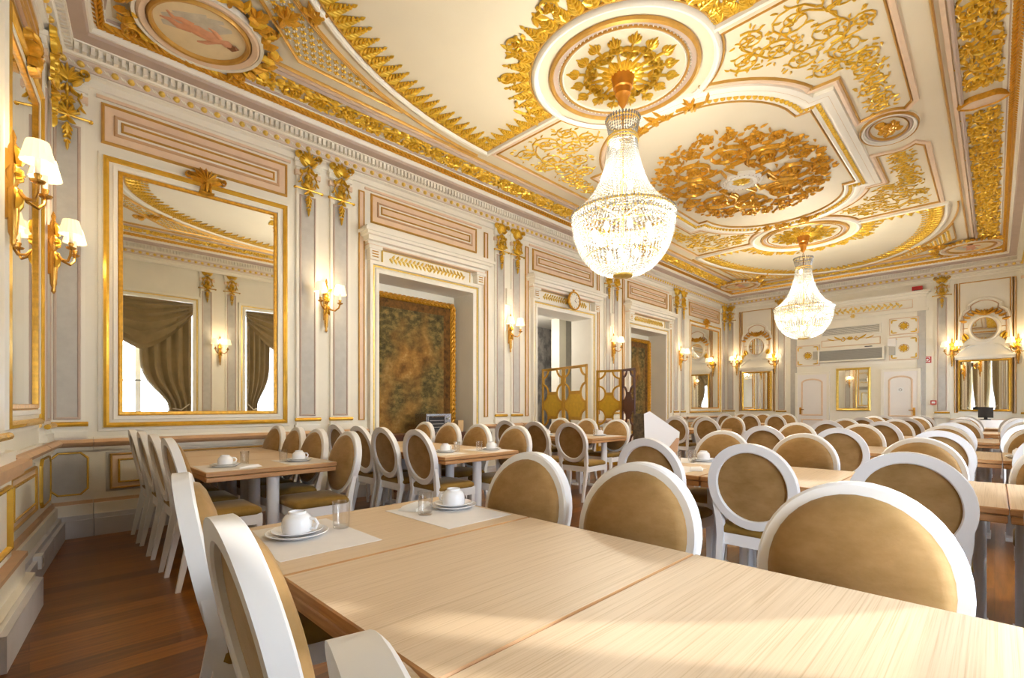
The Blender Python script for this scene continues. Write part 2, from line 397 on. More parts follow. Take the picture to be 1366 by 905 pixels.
mb.mould(poly, [(.06, 4.44), (.085, 4.445), (.09, 4.455), (.1, 4.46), (.1, 4.53), (.155, 4.535), (.16, 4.545)], True, W3, 'ivory')
mb.mould(poly, [(.16, 4.545), (.19, 4.548), (.26, 4.56), (.275, 4.585)], True, W3, 'mauve')
mb.mould(poly, [(.275, 4.585), (.29, 4.587), (.30, 4.615), (.31, 4.63), (.37, 4.66), (.39, 4.665), (.40, 4.69), (.44, 4.705), (.44, 4.72)], True, W3, 'ivory')
mb.build('trim_1', kind='structure')
mb = MB(); dn = MB(); rp = MB()
for i, (name) in enumerate(('near', 'right', 'far', 'left')):
    p, q = Vector(poly[i]), Vector(poly[(i+1) % 4]); L = (q-p).length; d = (q-p)/L; nn = Vector((-d.y, d.x))
    fr = lambda u, v, n, p=p, d=d, nn=nn: tuple((p+d*u+nn*n).to_3d()+Vector((0, 0, v)))
    k = int((L-.1)/.122)
    for j in range(k):
        u = .07+(L-.14)*j/(k-1); mb.dome(u, 4.39, .031, .034, fr, 8, 'gold_pale', .05)
        if j < k-1 and L > 0:
            um = u+(L-.14)/(k-1)/2; mb.relief([leaf(um-.02, 4.37, 1.2, .045, .008, -1, .006, 4), leaf(um+.02, 4.41, 1.2+pi, .045, .008, -1, .006, 4)], fr, .05, 1, 'ivory')
    k = int((L-.2)/.056)
    for j in range(k):
        u = .12+(L-.24)*j/k; dn.box(u, u+.033, 4.46, 4.53, .1, .152, None, fr)
    ia = inset(.34)
    P, Q = Vector(ia[i]), Vector(ia[(i+1) % 4])
    fc = lambda u, v, n: (u, v, 4.665-n)
    garland(rp, tuple(P), tuple(Q), fc, .05, 0, 'gold_deep', .06)
mb.build('trim_2', kind='structure')
for i in range(len(dn.m)): dn.m[i] = 'ivory'
dn.build('trim_3', kind='structure'); rp.build('trim_4', kind='structure')

# ------------------------------------------------------------------ wall panelling
def frame_line(mb, u0, u1, v0, v1, w, h, fr, mat, n0=0, inner=0):
    mb.mould([(u0, v0), (u1, v0), (u1, v1), (u0, v1)], [(o, n0+hh) for o, hh in half_round(w, h, inner)], True, fr, mat)
def plate(mb, u0, u1, v0, v1, n, fr, mat, n0=-.01): mb.box(u0, u1, v0, v1, n0, n, mat, fr)
def pilaster(mb, u, w, fr, v0=.95, v1=4.22, gold=True):
    h = w/2
    plate(mb, u-h, u+h, v0, v1, .03, fr, 'ivory')
    mb.mould(rect(u-h*.66, u+h*.66, 1.1, 3.80), [(-.012, .03), (-.006, .042), (.006, .042), (.016, .03)], True, fr, 'mauve')
    plate(mb, u-h*.62, u+h*.62, 1.105, 3.795, .034, fr, 'grey_stone', .02)
    plate(mb, u-h-.02, u+h+.02, 4.14, 4.2, .045, fr, 'ivory'); plate(mb, u-h-.03, u+h+.03, 4.2, 4.24, .055, fr, 'ivory')
    plate(mb, u-h-.02, u+h+.02, 4.04, 4.1, .05, fr, 'pink_beige')
    plate(mb, u-h-.02, u+h+.02, .92, .98, .05, fr, 'ivory')
    mb.tube([fr(u-h-.02, 1.045, .05), fr(u+h+.02, 1.045, .05)], .022, 8, 'gold_frame')
def overpanel(mb, u0, u1, v0, v1, fr):
    plate(mb, u0, u1, v0, v1, .012, fr, 'pink_beige')
    frame_line(mb, u0, u1, v0, v1, .03, .03, fr, 'gold_line', .0)
    w = .095
    plate(mb, u0+w, u1-w, v0+w, v1-w, .02, fr, 'ivory'); frame_line(mb, u0+w, u1-w, v0+w, v1-w, .03, .02, fr, 'tan_rail', .015)
    plate(mb, u0+w+.05, u1-w-.05, v0+w+.045, v1-w-.045, .024, fr, 'pink_beige'); frame_line(mb, u0+w+.05, u1-w-.05, v0+w+.045, v1-w-.045, .022, .018, fr, 'gold_line', .022)
def pink_strip(mb, u, fr, v0=1.03, v1=4.11, w=.07):
    plate(mb, u-w/2, u+w/2, v0, v1, .012, fr, 'pink_beige'); frame_line(mb, u-w/2, u+w/2, v0, v1, .018, .022, fr, 'gold_line', .005)
def top_rule(mb, u0, u1, fr):
    plate(mb, u0, u1, 4.155, 4.185, .02, fr, 'pink_beige')
def dado(mb, u0, u1, fr, panel='cream', pil=False):
    mb.prism([(u0, .80), (u1, .80), (u1, .92), (u0, .92)], 0, .03, fr, 'ivory')
    vs = [(0, .82), (.05, .835), (.075, .85), (.085, .875), (.06, .9), (0, .905)]
    mb.add([fr(u, v, n) for u in (u0, u1) for n, v in vs], [(i, i+1, 7+i, 6+i) for i in range(5)]+[tuple(range(6)), tuple(range(6, 12))], 'tan_rail')
    for n, v0, v1, mt in ((.10, 0, .16, 'grey_plinth'), (.075, .16, .2, 'grey_plinth'), (.05, .2, .3, 'ivory'), (.03, .3, .33, 'tan_rail')): plate(mb, u0, u1, v0, v1, n, fr, mt)
    if u1-u0 > .12:
        m_ = .035 if u1-u0 < .5 else .09; a, b, c, d = u0+m_, u1-m_, .39, .775
        if pil:
            k = .05; P = [(a+k, c), (b-k, c), (b, c+k), (b, d-k), (b-k, d), (a+k, d), (a, d-k), (a, c+k)]
            mb.prism(P, -.005, .012, fr, 'grey_stone'); mb.mould(P, half_round(.02, .022), True, fr, 'gold_frame')
        else:
            plate(mb, a, b, c, d, .004, fr, 'grey_stone'); a, b, c, d = a+.04, b-.04, c+.03, d-.03
            plate(mb, a, b, c, d, .01, fr, 'pink_beige'); frame_line(mb, a, b, c, d, .022, .024, fr, 'gold_line')
            plate(mb, a+.06, b-.06, c+.055, d-.055, .016, fr, 'cream'); frame_line(mb, a+.06, b-.06, c+.055, d-.055, .022, .026, fr, 'gold_frame')
def hood(mb, u0, u1, fr, v=3.24):
    for o, a, b, n in ((-.12, 3.40, 3.44, .10), (-.15, 3.44, 3.5, .17), (-.19, 3.5, 3.54, .22), (-.22, 3.54, 3.58, .24), (-.17, 3.58, 3.63, .17)): plate(mb, u0+o, u1-o, a, b, n, fr, 'ivory')
    plate(mb, u0-.12, u1+.12, 3.385, 3.402, .11, fr, 'pink_beige')
    for u in (u0-.02, u1+.02):
        mb.prism([(u-.07, 3.2), (u+.07, 3.2), (u+.085, 3.4), (u-.085, 3.4)], 0, .11, fr, 'ivory'); plate(mb, u-.1, u+.1, 3.34, 3.385, .13, fr, 'ivory')
        plate(mb, u-.05, u+.05, 3.16, 3.2, .06, fr, 'ivory')
        for k in range(3): mb.tube([fr(u-.045, 3.24+.035*k, .112), fr(u+.045, 3.24+.035*k, .112)], .008, 6, 'gold_line')
    plate(mb, u0+.14, u1-.14, 3.2, 3.375, .02, fr, 'ivory'); frame_line(mb, u0+.14, u1-.14, 3.2, 3.375, .018, .03, fr, 'gold_pale')
    st = []
    rn = random.Random(int(u0*10)); L = u1-u0-.5
    for k in range(40):
        x = u0+.25+L*k/39; st.append(leaf(x, 3.2875, (0.7 if k % 2 else -.7)+(0 if x < (u0+u1)/2 else pi), .08, .02, .8 if k % 2 else -.8, .022, 4))
    mb.relief(st, fr, .02, 1, 'gold_pale')
def casing(mb, u0, u1, fr, top=ZO):
    P = [(u0, 0), (u0, top), (u1, top), (u1, 0)]     # open path, outside is on the left
    mb.mould(P, [(0, 0), (0, .035), (.05, .045), (.06, .03), (.1, .03), (.105, .06), (.15, .065), (.16, 0)], False, fr, 'ivory')
    mb.mould(P, [(.075, .03), (.075, .042), (.095, .042), (.095, .03)], False, fr, 'gold_pale')
PILS = [2.44, 2.865, 5.74, 6.13, 9.0, 9.32, 12.2, 12.6]
mb = MB(); fr = FL
pilaster(mb, .245, .25, fr); pilaster(mb, 15.4, .25, fr)
for i, u in enumerate(PILS): pilaster(mb, u, .27 if i < 2 else (.24 if i < 4 else .22), fr)
for a, b in ((2.25, 3.05), (5.58, 6.28), (8.85, 9.45), (12.05, 12.75)):
    pass
mb.build('trim_5', kind='structure')
mb = MB()
for a, b in DOORS:
    casing(mb, a, b, fr); hood(mb, a-.08, b+.08, fr); overpanel(mb, a-.1, b+.08, 3.74, 4.11, fr); top_rule(mb, a-.2, b+.2, fr)
for u in (3.17, 5.42, 6.42, 8.66, 9.66, 11.93): pink_strip(mb, u, fr)
for a, b in ((.5, 2.19), (13.05, 15.1)):
    overpanel(mb, a, b, 3.75, 4.11, fr); top_rule(mb, a-.05, b+.05, fr)
mb.build('trim_6', kind='structure')
mb = MB()
segs = [(.1, .425, 1), (.43, 2.28, 0), (2.3, 2.58, 1), (2.73, 3.0, 1), (5.62, 5.86, 1), (6.0, 6.26, 1), (8.9, 9.1, 1), (9.22, 9.42, 1), (12.1, 12.3, 1), (12.5, 12.7, 1), (12.9, 15.2, 0), (15.28, 15.52, 1), (3.03, 3.25, 0), (5.3, 5.6, 0), (6.28, 6.52, 0), (8.58, 8.88, 0), (9.44, 9.78, 0), (11.84, 12.08, 0)]
for a, b, p in segs: dado(mb, a, b, FL, pil=p)
mb.build('baseboard_left', kind='structure')
# near wall: dado, pedestal of the pier, pilaster strips
mb = MB()
dado(mb, 5.35, 5.95, FN, pil=1); dado(mb, 4.22, 5.33, FN); dado(mb, 2.0, 3.2, FN, pil=1); dado(mb, -.6, 1.9, FN)
mb.build('baseboard_near', kind='structure')
ch = lambda n: [(3.15, n), (3.25, n+.0)]
mb = MB(); PED = lambda u, v, n: FN(u, v, n)
def chunk(u0, u1, v0, v1, n, c, mat):        # pedestal block with a cut corner, seen from above
    P = [(u0, 0), (u1, 0), (u1, n-c), (u1-c, n), (u0, n)]
    f2 = lambda a, b2, h: FN(a, h, b2)
    mb.prism(P, v0, v1, f2, mat)
for v0, v1, n, e, mt in ((0, .17, .19, .14, 'grey_plinth'), (.17, .215, .16, .1, 'ivory'), (.215, .33, .12, .07, 'ivory'), (.33, .355, .13, .08, 'tan_rail'), (.355, .82, .075, .0, 'ivory'), (.82, .86, .12, .05, 'tan_rail'), (.86, .9, .15, .08, 'tan_rail'), (.9, .96, .09, .02, 'ivory')):
    chunk(3.2, 4.05+e, v0, v1, n, .05, mt)
fp = lambda u, v, n: FN(u, v, n+.075)
mb.mould(rect(3.5, 3.9, .42, .76), half_round(.03, .025), True, fp, 'gold_frame')
mb.box(2.95, 3.93, .96, 4.22, -.01, .06, 'ivory', FN); plate(mb, 2.9, 3.95, 4.1, 4.22, .08, FN, 'ivory')
mb.tube([FN(3.0, 1.045, .07), FN(3.97, 1.045, .07)], .022, 8, 'gold_frame')
pilaster(mb, 5.58, .3, FN)
pink_strip(mb, 5.32, FN, 1.05, 4.1, .05)
mb.build('trim_7', kind='structure')
mb = MB(); overpanel(mb, 4.1, 5.2, 3.75, 4.11, FN); top_rule(mb, 4.05, 5.25, FN); mb.build('trim_8', kind='structure')
# right wall piers (seen only in the mirrors)
mb = MB()
for a, b in WIN: casing(mb, a, b, FR, ZW)
for u in (2.86, 3.36, 6.05, 6.5, 9.25, 9.75, 12.5, 12.95): pilaster(mb, u, .26, FR)
mb.build('trim_9', kind='structure')
mb = MB()
for a, b in ((2.62, 3.6), (5.68, 6.84), (8.92, 10.08), (12.16, 13.24)): dado(mb, a, b, FR)
mb.build('baseboard_right', kind='structure')

# ------------------------------------------------------------------ far wall
mb = MB(); fr = FF
for u in (5.87, 4.42, .9, -.55): pilaster(mb, u, .24, fr)
for c in (5.1, .17):                             # mirror bays with arched surround
    plate(mb, c-.48, c+.48, 1.0, 4.15, .012, fr, 'ivory')
    frame_line(mb, c-.42, c+.42, 3.02, 4.1, .024, .03, fr, 'gold_line', .01)
    arch = [(c-.42, 2.62)]+[(c+.40*cos(pi-pi*k/16)*(1-.18*(k in (3, 13))), 3.2+.50*sin(pi*k/16)) for k in range(17)]+[(c+.42, 2.62)]
    mb.prism(arch, .0, .03, fr, 'ivory'); mb.mould(arch, [(o, .02+h) for o, h in step_prof(.07, .05)], False, fr, 'ivory')
    mb.mould(arch, [(o, .02+h) for o, h in half_round(.022, .035, -.05)], False, fr, 'tan_rail')
    for s_ in (1, -1):
        P = [(c+s_*.16, 2.62), (c+s_*.28, 2.60), (c+s_*.36, 2.52), (c+s_*.46, 2.44), (c+s_*.46, 2.38)]
        mb.mould(P, [(o, .02+h) for o, h in step_prof(.05, .03)], False, fr, 'ivory')
    plate(mb, c-.5, c+.5, 2.3, 2.37, .05, fr, 'ivory'); plate(mb, c-.52, c+.52, 2.36, 2.39, .07, fr, 'ivory')
for u in (4.62, 5.58, -.31, .65): pink_strip(mb, u, fr, 1.05, 4.1, .05)
mb.build('trim_10', kind='structure')
mb = MB()                                         # middle bay: hood, frames
for a, b, n, o in ((4.0, 4.04, .2, 0), (3.96, 4.0, .16, .04), (3.9, 3.96, .1, .08)): plate(mb, 1.1+o, 4.25-o, a, b, n, fr, 'ivory')
plate(mb, 1.2, 4.15, 3.62, 3.9, .03, fr, 'ivory'); frame_line(mb, 1.45, 3.9, 3.66, 3.86, .02, .04, fr, 'pink_beige')
plate(mb, 1.15, 4.2, 3.56, 3.62, .06, fr, 'ivory')
plate(mb, 1.2, 1.36, 0, 3.56, .02, fr, 'grey_stone'); plate(mb, 4.02, 4.18, 0, 3.56, .02, fr, 'grey_stone')
plate(mb, 1.36, 4.02, 2.3, 3.5, .01, fr, 'ivory')
st = []
for k in range(34):
    x = 1.65+2.05*k/33; st.append(leaf(x, 3.76, (.6 if k % 2 else -.6)+(0 if x < 2.68 else pi), .11, .028, .9 if k % 2 else -.9, .025, 4))
mb.relief(st, fr, .03, 1, 'gold_pale'); mb.relief(flower(2.68, 3.6, .06, 6), fr, .06, 1, 'gold_pale')
mb.build('trim_11', kind='structure')
mb = MB()
for u, v, h in ((1.62, 2.66, .28), (3.74, 2.62, .28), (1.62, 3.22, .2)):
    w = .28; plate(mb, u-w, u+w, v-h, v+h, .03, fr, 'ivory'); frame_line(mb, u-w, u+w, v-h, v+h, .03, .04, fr, 'pink_beige')
    mb.relief(flower(u, v, .09, 8, .02), fr, .03, 1, 'gold'); mb.relief([spiral(u, v, .1, .1, 0, 1, 18, .008, .012)], fr, .03, 1, 'gold_line')
    for sx in (1, -1):
        for sy in (1, -1): mb.relief([leaf(u+sx*(w-.04), v+sy*(h-.04), atan2(0, -sx), .12, .018, 0, .015, 4), leaf(u+sx*(w-.04), v+sy*(h-.04), atan2(-sy, 0), .12*h/w, .018, 0, .015, 4)], fr, .03, 1, 'gold')
mb.build('trim_12', kind='structure')
mb = MB()
plate(mb, 2.1, 3.4, 2.83, 3.0, .02, fr, 'ivory'); frame_line(mb, 2.1, 3.4, 2.83, 3.0, .025, .035, fr, 'pink_beige')
st = []
for s_ in (1, -1):
    st += [spiral(2.75+s_*.16, 3.0, .06, .02, pi/2, s_*1.2, 12, .014, .02), leaf(2.75+s_*.2, 3.0, pi/2-s_*1.2, .2, .022, s_*.5), leaf(2.75+s_*.35, 2.99, pi/2-s_*1.4, .2, .015, s_*.6)]
st += [leaf(2.75, 2.98, pi/2+(k-2)*.45, .1, .02) for k in range(5)]
mb.relief(st, fr, .03, 1, 'gold'); mb.build('trim_13', kind='structure')
mb = MB()
for a, b in ((-.6, .75), (1.05, 1.25), (4.1, 4.3), (4.55, 5.75)): dado(mb, a, b, FF)
mb.build('baseboard_far', kind='structure')
for i, (a, b) in enumerate(((1.29, 2.08), (3.22, 4.05))):
    mb = MB(); mb.mat = 'white_paint'
    mb.box(a+.06, b-.06, 0, 2.08, 0, .045, None, FF)
    mb.mould([(a+.03, 0), (a+.03, 2.11), (b-.03, 2.11), (b-.03, 0)], [(-.03, 0), (-.03, .06), (.03, .07), (.04, 0)], False, FF, 'ivory')
    m_ = (a+b)/2; w = (b-a)/2-.17
    P = [(m_-w, .95), (m_+w, .95), (m_+w, 1.86)]+[(m_+w*cos(pi*k/10)*.96, 1.86+.09*sin(pi*k/10)) for k in range(1, 10)]+[(m_-w, 1.86)]
    mb.mould(P, [(o, .045+h) for o, h in step_prof(.04, .02)], True, FF, 'pink_beige')
    P2 = rect(m_-w, m_+w, .25, .82); mb.mould(P2, [(o, .045+h) for o, h in step_prof(.04, .02)], True, FF, 'pink_beige')
    o = mb.build('door_%d' % (i+1), kind='structure')
    h = MB(); s_ = a+.13 if i == 0 else b-.13
    h.box(s_-.025, s_+.025, .96, 1.16, .045, .055, 'brass', FF); h.tube([FF(s_, 1.1, .05), FF(s_, 1.1, .1), FF(s_+(.1 if i == 0 else -.1), 1.1, .105)], .011, 8, 'brass')
    h.build('door_handle', o)
    if i == 0:
        g = MB(); g.box(m_-.06, m_+.06, 1.55, 1.67, .045, .052, 'sign_white', FF); g.relief([spiral(m_, 1.61, .03, .03, 0, 1, 14, .005, .004)], FF, .052, 1, 'dark'); g.build('door_plate', o)
# ------------------------------------------------------------------ ceiling
FX0, FX1, FY0, FY1 = .85, 14.75, .27, 5.27       # inner edge of the gilded frieze
TN = [13]
def trim(mb): TN[0] += 1; return mb.build('trim_%d' % TN[0], kind='structure')
ic = .37                                          # frieze between two mauve fillets
def clip_run(mb):
    for p0, p1 in (((1.60, FY1+.19), (7.35, FY1+.19)), ((7.95, FY1+.19), (13.97, FY1+.19)), ((7.35, FY0-.18), (FX0-.2, FY0-.18)), ((13.97, FY0-.18), (7.95, FY0-.18)), ((FX0-.18, FY0), (FX0-.18, 4.72)), ((FX1+.2, 4.70), (FX1+.2, .86))):
        run(mb, RINC, .66, p0, p1, FC, .004, 'gold')
mb = MB(); clip_run(mb); trim(mb)
mb = MB()
mb.mould(rect(FX0, FX1, FY0, FY1), [(-.02, 0), (-.02, .03), (0, .04), (.02, .02), (.02, 0)], True, FC, 'mauve')
mb.mould(rect(FX0, FX1, FY0, FY1), [(.03, 0), (.035, .02), (.07, .022), (.07, 0)], True, FC, 'pink_beige')
mb.mould(rect(FX0+.12, FX1-.12, FY0+.12, FY1-.12), half_round(.028, .03), True, FC, 'gold_line')
mb.mould(rect(FX0-.39, FX1+.39, FY0-.375, FY1+.375), half_round(.03, .035), True, FC, 'mauve')
trim(mb)
# pink cartouches interrupting the frieze half way
for s_, name in ((1, 'above the clock'), (-1, 'over the window side')):
    y = FY1+.19 if s_ > 0 else FY0-.18
    mb = MB(); mb.mat = 'pink_beige'
    P = [(7.65+.11*cos(t)*(1+.25*sin(2*t)**2), y+.19*sin(t)*(1+.1*cos(4*t))) for t in [2*pi*k/28 for k in range(28)]]
    mb.prism(P, 0, .045, FC, 'pink_beige'); mb.mould(P, half_round(.03, .06), True, FC, 'gold_deep')
    mb.relief(xf([leaf(0, 0, pi/2+(k-2)*.5, .1, .02) for k in range(5)], 7.65, y-.2*s_, 0 if s_ > 0 else pi), FC, .01, 1, 'gold_deep')
    mb.build('frieze_cartouche', label='small pink ceiling cartouche in the gilded frieze '+name, cat='ornament')
RX = (4.42, 11.2)
EA, EB = 3.4, 2.13
def end_path(sx):                                 # boundary of an end panel, counter-clockwise when sx = -1
    xc = RX[0] if sx < 0 else RX[1]; r = .98; x0 = xc
    e = [(x0+sx*EA*sin(pi*k/40), YM+EB*cos(pi*k/40)) for k in range(41)]
    a = [(xc+sx*r*sin(pi*k/22), YM-r*cos(pi*k/22)) for k in range(23)]
    return e+a                                    # +Y corner, round the ellipse, -Y corner, back round the rosette
def offset_teeth(mb, path, sx, step=.138):
    # walk the closed path and plant a leaf tooth pointing inwards
    n = len(path); seglen = [math.dist(path[i], path[(i+1) % n]) for i in range(n)]; tot = sum(seglen); k = int(tot/step); i = 0; acc = 0
    for j in range(k):
        d = (j+.5)*tot/k
        while acc+seglen[i] < d: acc += seglen[i]; i += 1
        p, q = path[i], path[(i+1) % n]; t = (d-acc)/seglen[i]; a = atan2(q[1]-p[1], q[0]-p[0])
        L = 1 if abs(path[i][0]-(RX[0] if sx < 0 else RX[1])) > .15 else .85
        mb.relief(xf(FIR, p[0]+(q[0]-p[0])*t, p[1]+(q[1]-p[1])*t, a if sx < 0 else a+pi, 1.0, L, 1.1), FC, .004, 1, 'gold')
for sx in (-1, 1):
    P = end_path(sx); sg = 1 if sx < 0 else -1
    mb = MB(); offset_teeth(mb, P, sx)
    rn = random.Random(5); xc = RX[0] if sx < 0 else RX[1]
    for k in range(46):                           # denser leaf work hugging the rosette
        t = pi*k/45; r = 1.08+rn.uniform(0, .16); mb.relief([leaf(xc+sx*r*sin(t), YM-r*cos(t), rn.uniform(0, 6.3), .13, .025, rn.uniform(-1.5, 1.5), .025, 4)], FC, .004, 1, 'gold')
    for k in range(-2, 3):
        t = pi/2+k*.42; mb.relief(xf(scroll(0, 0, .1, 0, 1 if k % 2 else -1, .012, 6, .02, .028), xc+sx*1.22*sin(t), YM-1.22*cos(t)), FC, .004, 1, 'gold')
    trim(mb)
    mb = MB(); pth = P if sg > 0 else P[::-1]
    mb.mould(pth, [(-.015, 0), (-.01, .02), (.0, .024), (.01, .02), (.015, 0)], True, FC, 'gold_line')
    mb.mould(pth, [(-.09, 0), (-.085, .03), (-.06, .045), (-.035, .04), (-.02, 0)], True, FC, 'ivory')
    mb.mould(P[:41] if sg > 0 else P[:41][::-1], [(o, h) for o, h in half_round(.03, .028, -.2)], False, FC, 'gold_line')
    trim(mb)
    # lattice spandrels in the two corners of the end
    mb = MB()
    for sy in (1, -1):
        xe = FX0+.25 if sx < 0 else FX1-.25; ye = (FY1-.3) if sy > 0 else (FY0+.3)
        def ok(x, y, m=0):
            dx = (x-xc)*sx; dy = (y-YM)*sy
            if dx < 0: return False
            if (dx/(EA+.24+m))**2+(dy/(EB+.24+m*.6))**2 < 1: return False
            if sx*(xe-x) < m or sy*(ye-y) < m: return False
            return sx*(xe-x)+sy*(ye-y) > .82+m
        g = .078; i = 0
        x = xc
        while abs(x-xc) < 4.2:
            j = 0; y = YM
            while abs(y-YM) < 2.4:
                xx, yy = x+(sx*g/2 if j % 2 else 0), y
                if ok(xx, yy, .03):
                    mb.relief(flower(xx, yy, .03, 4, .014), FC, .008, 1, 'gold')
                    for a in (pi/4, 3*pi/4, 5*pi/4, 7*pi/4): mb.relief([([(xx+.028*cos(a), yy+.028*sin(a)), (xx+.045*cos(a), yy+.045*sin(a))], [.006, .004], .01)], FC, .004, 1, 'ivory')
                y += sy*g; j += 1
            x += sx*g; i += 1
        bx = []                                    # gold border of the spandrel
        kk = 60
        arc = [(xc+sx*(EA+.22)*sin(pi/2*k/kk), YM+sy*(EB+.22)*cos(pi/2*k/kk)) for k in range(kk+1)]
        arc = [p for p in arc if sx*(xe-p[0]) > 0 and sy*(ye-p[1]) > 0]
        poly2 = arc+[(xe, arc[-1][1]), (xe, ye-sy*.82), (xe-sx*.82, ye), (arc[0][0], ye)]
        ar = sum(poly2[i-1][0]*poly2[i][1]-poly2[i][0]*poly2[i-1][1] for i in range(len(poly2)))
        if ar < 0: poly2 = poly2[::-1]
        mb.mould(poly2, half_round(.03, .03), True, FC, 'gold_line')
        # diagonal leaf spray crossing it
        cx, cy = xe-sx*.32, ye-sy*.30; a = atan2(-sy, -sx); rn = random.Random(9)
        for t in range(3):
            for k in range(16):
                px_, py_ = cx+cos(a)*.26*t, cy+sin(a)*.26*t; mb.relief([leaf(px_, py_, a+rn.uniform(-2.4, 2.4), rn.uniform(.09, .17), .03, rn.uniform(-1.5, 1.5), .045, 4)], FC, .01, 1, 'gold_deep')
    trim(mb)
# painted corner medallions
def medallion(cx, cy, flip, label):
    t = thing('corner_medallion', label, 'painting', (cx, cy, ZC))
    f0 = lambda u, v, n: (u*flip[0], v*flip[1], -n-.03)
    p = MB(); P = [(.36*cos(2*pi*k/40), .36*sin(2*pi*k/40)) for k in range(40)]
    p.prism(P, -.028, .02, f0, 'painted_sky')
    p.relief([([(-.28, .1), (-.12, .02), (.05, -.12), (.2, -.2)], [.03, .07, .09, .02], .006), ([(-.3, 0), (-.1, -.12), (.12, -.26)], [.02, .06, .02], .005), ([(-.24, -.1), (0, -.22)], [.01, .04], .004)], f0, .02, 1, 'painted_cloth')
    p.relief([([(-.10, .0), (-.03, -.005), (.05, .0), (.13, .01), (.17, .01)], [.05, .075, .07, .065, .03], .014), ([(-.08, .02), (-.17, .05), (-.24, .02), (-.31, .03)], [.052, .04, .028, .008], .012), ([(-.08, -.03), (-.16, -.05), (-.22, -.03), (-.28, -.09)], [.05, .036, .024, .008], .011), ([(.12, .04), (.06, .12), (.0, .15)], [.03, .024, .01], .01), ([(.14, -.03), (.08, -.10), (.03, -.11)], [.03, .022, .01], .01), ([(.15, .0), (.21, .0), (.265, .0)], [.02, .055, .02], .016)], f0, .024, 1, 'flesh')
    p.relief([([(.215, .02), (.26, .025), (.28, -.01), (.26, -.04)], [.01, .03, .036, .01], .02)], f0, .03, 1, 'hair_brown')
    p.build('painted_panel', t)
    g = MB(); g.mould(P, [(.0, .02), (-.01, .05), (-.03, .055), (-.045, .03), (-.05, 0)], True, f0, 'gold_line')
    g.mould(P, [(-.05, 0), (-.055, .035), (-.1, .05), (-.12, .03), (-.12, 0)], True, f0, 'pink_beige')
    g.mould(P, [(-.12, 0), (-.125, .04), (-.15, .045), (-.16, 0)], True, f0, 'ivory'); g.build('medallion_ring', t)
    l = MB(); rn = random.Random(2)
    for k in range(64):
        a = 2*pi*k/64+rn.uniform(-.05, .05); r = rn.uniform(.5, .58); l.relief([leaf(r*cos(a), r*sin(a), a+rn.uniform(-1.8, 1.8), rn.uniform(.1, .17), .03, rn.uniform(-1.4, 1.4), .05, 4)], f0, .005, 1, 'gold_deep' if k % 3 else 'gold')
    for k in range(4):
        a = pi/4+k*pi/2; l.relief(xf(scroll(0, 0, .09, a, 1, .016, 6, .026, .04), .62*cos(a), .62*sin(a)), f0, .005, 1, 'gold_deep')
    l.build('gilded_leaf_border', t)
medallion(1.12, 5.17, (1, 1), 'painted ceiling medallion of a reclining child, above the big mirror')
medallion(14.45, 5.17, (-1, 1), 'painted ceiling medallion in the far corner above the tapestry side')
medallion(14.45, .37, (-1, -1), 'painted ceiling medallion in the far corner on the window side')
# central compartment
def comp(o):
    hw, hy, st, r = 1.36-o*0, 1.33, 1.16, 1.17
    P = []
    def arc(sx):
        cx = 6.53 if sx < 0 else 2*XM-6.53; a0 = math.asin(st/r)
        return [(cx+sx*r*cos(-a0+2*a0*k/24), YM-sx*0+r*sin(-a0+2*a0*k/24)) for k in range(25)]
    R_ = arc(1); L_ = arc(-1)
    xr = 2*XM-6.41
    P += [(xr, YM-hy), ] + [(xr, YM-st)] + R_[1:-1] + [(xr, YM+st), (xr, YM+hy)]
    P += [(6.41, YM+hy), (6.41, YM+st)] + L_[1:-1][::-1] + [(6.41, YM-st), (6.41, YM-hy)]
    return P
CP = comp(0)
mb = MB()
mb.mould(CP, half_round(.02, .03, .1), True, FC, 'gold_line')
mb.mould(CP, [(-.2, 0), (-.19, .035), (-.13, .05), (-.07, .06), (-.05, .05)], True, FC, 'ivory')
mb.mould(CP, [(-.05, .05), (-.045, .03), (.04, .02), (.06, .03), (.08, .02), (.085, 0)], True, FC, 'ivory')
mb.mould(CP, half_round(.016, .05, -.13), True, FC, 'gold_line')
trim(mb)
mb = MB(); n = len(CP); 
for i in range(n):
    p, q = CP[i], CP[(i+1) % n]; d = math.dist(p, q); k = max(1, round(d/.062))
    for j in range(k): mb.dome(p[0]+(q[0]-p[0])*j/k, p[1]+(q[1]-p[1])*j/k, .03, .035, FC, 6, 'gold', .025)
for sx, cx in ((-1, 6.53), (1, 2*XM-6.53)):       # leaf clusters at the ends
    rn = random.Random(4)
    for k in range(26):
        a = rn.uniform(-.42, .42); mb.relief([leaf(cx+sx*1.2*cos(a), YM+1.2*sin(a), rn.uniform(0, 6.3), .16, .032, rn.uniform(-1.3, 1.3), .05, 4)], FC, .03, 1, 'gold_deep')
trim(mb)
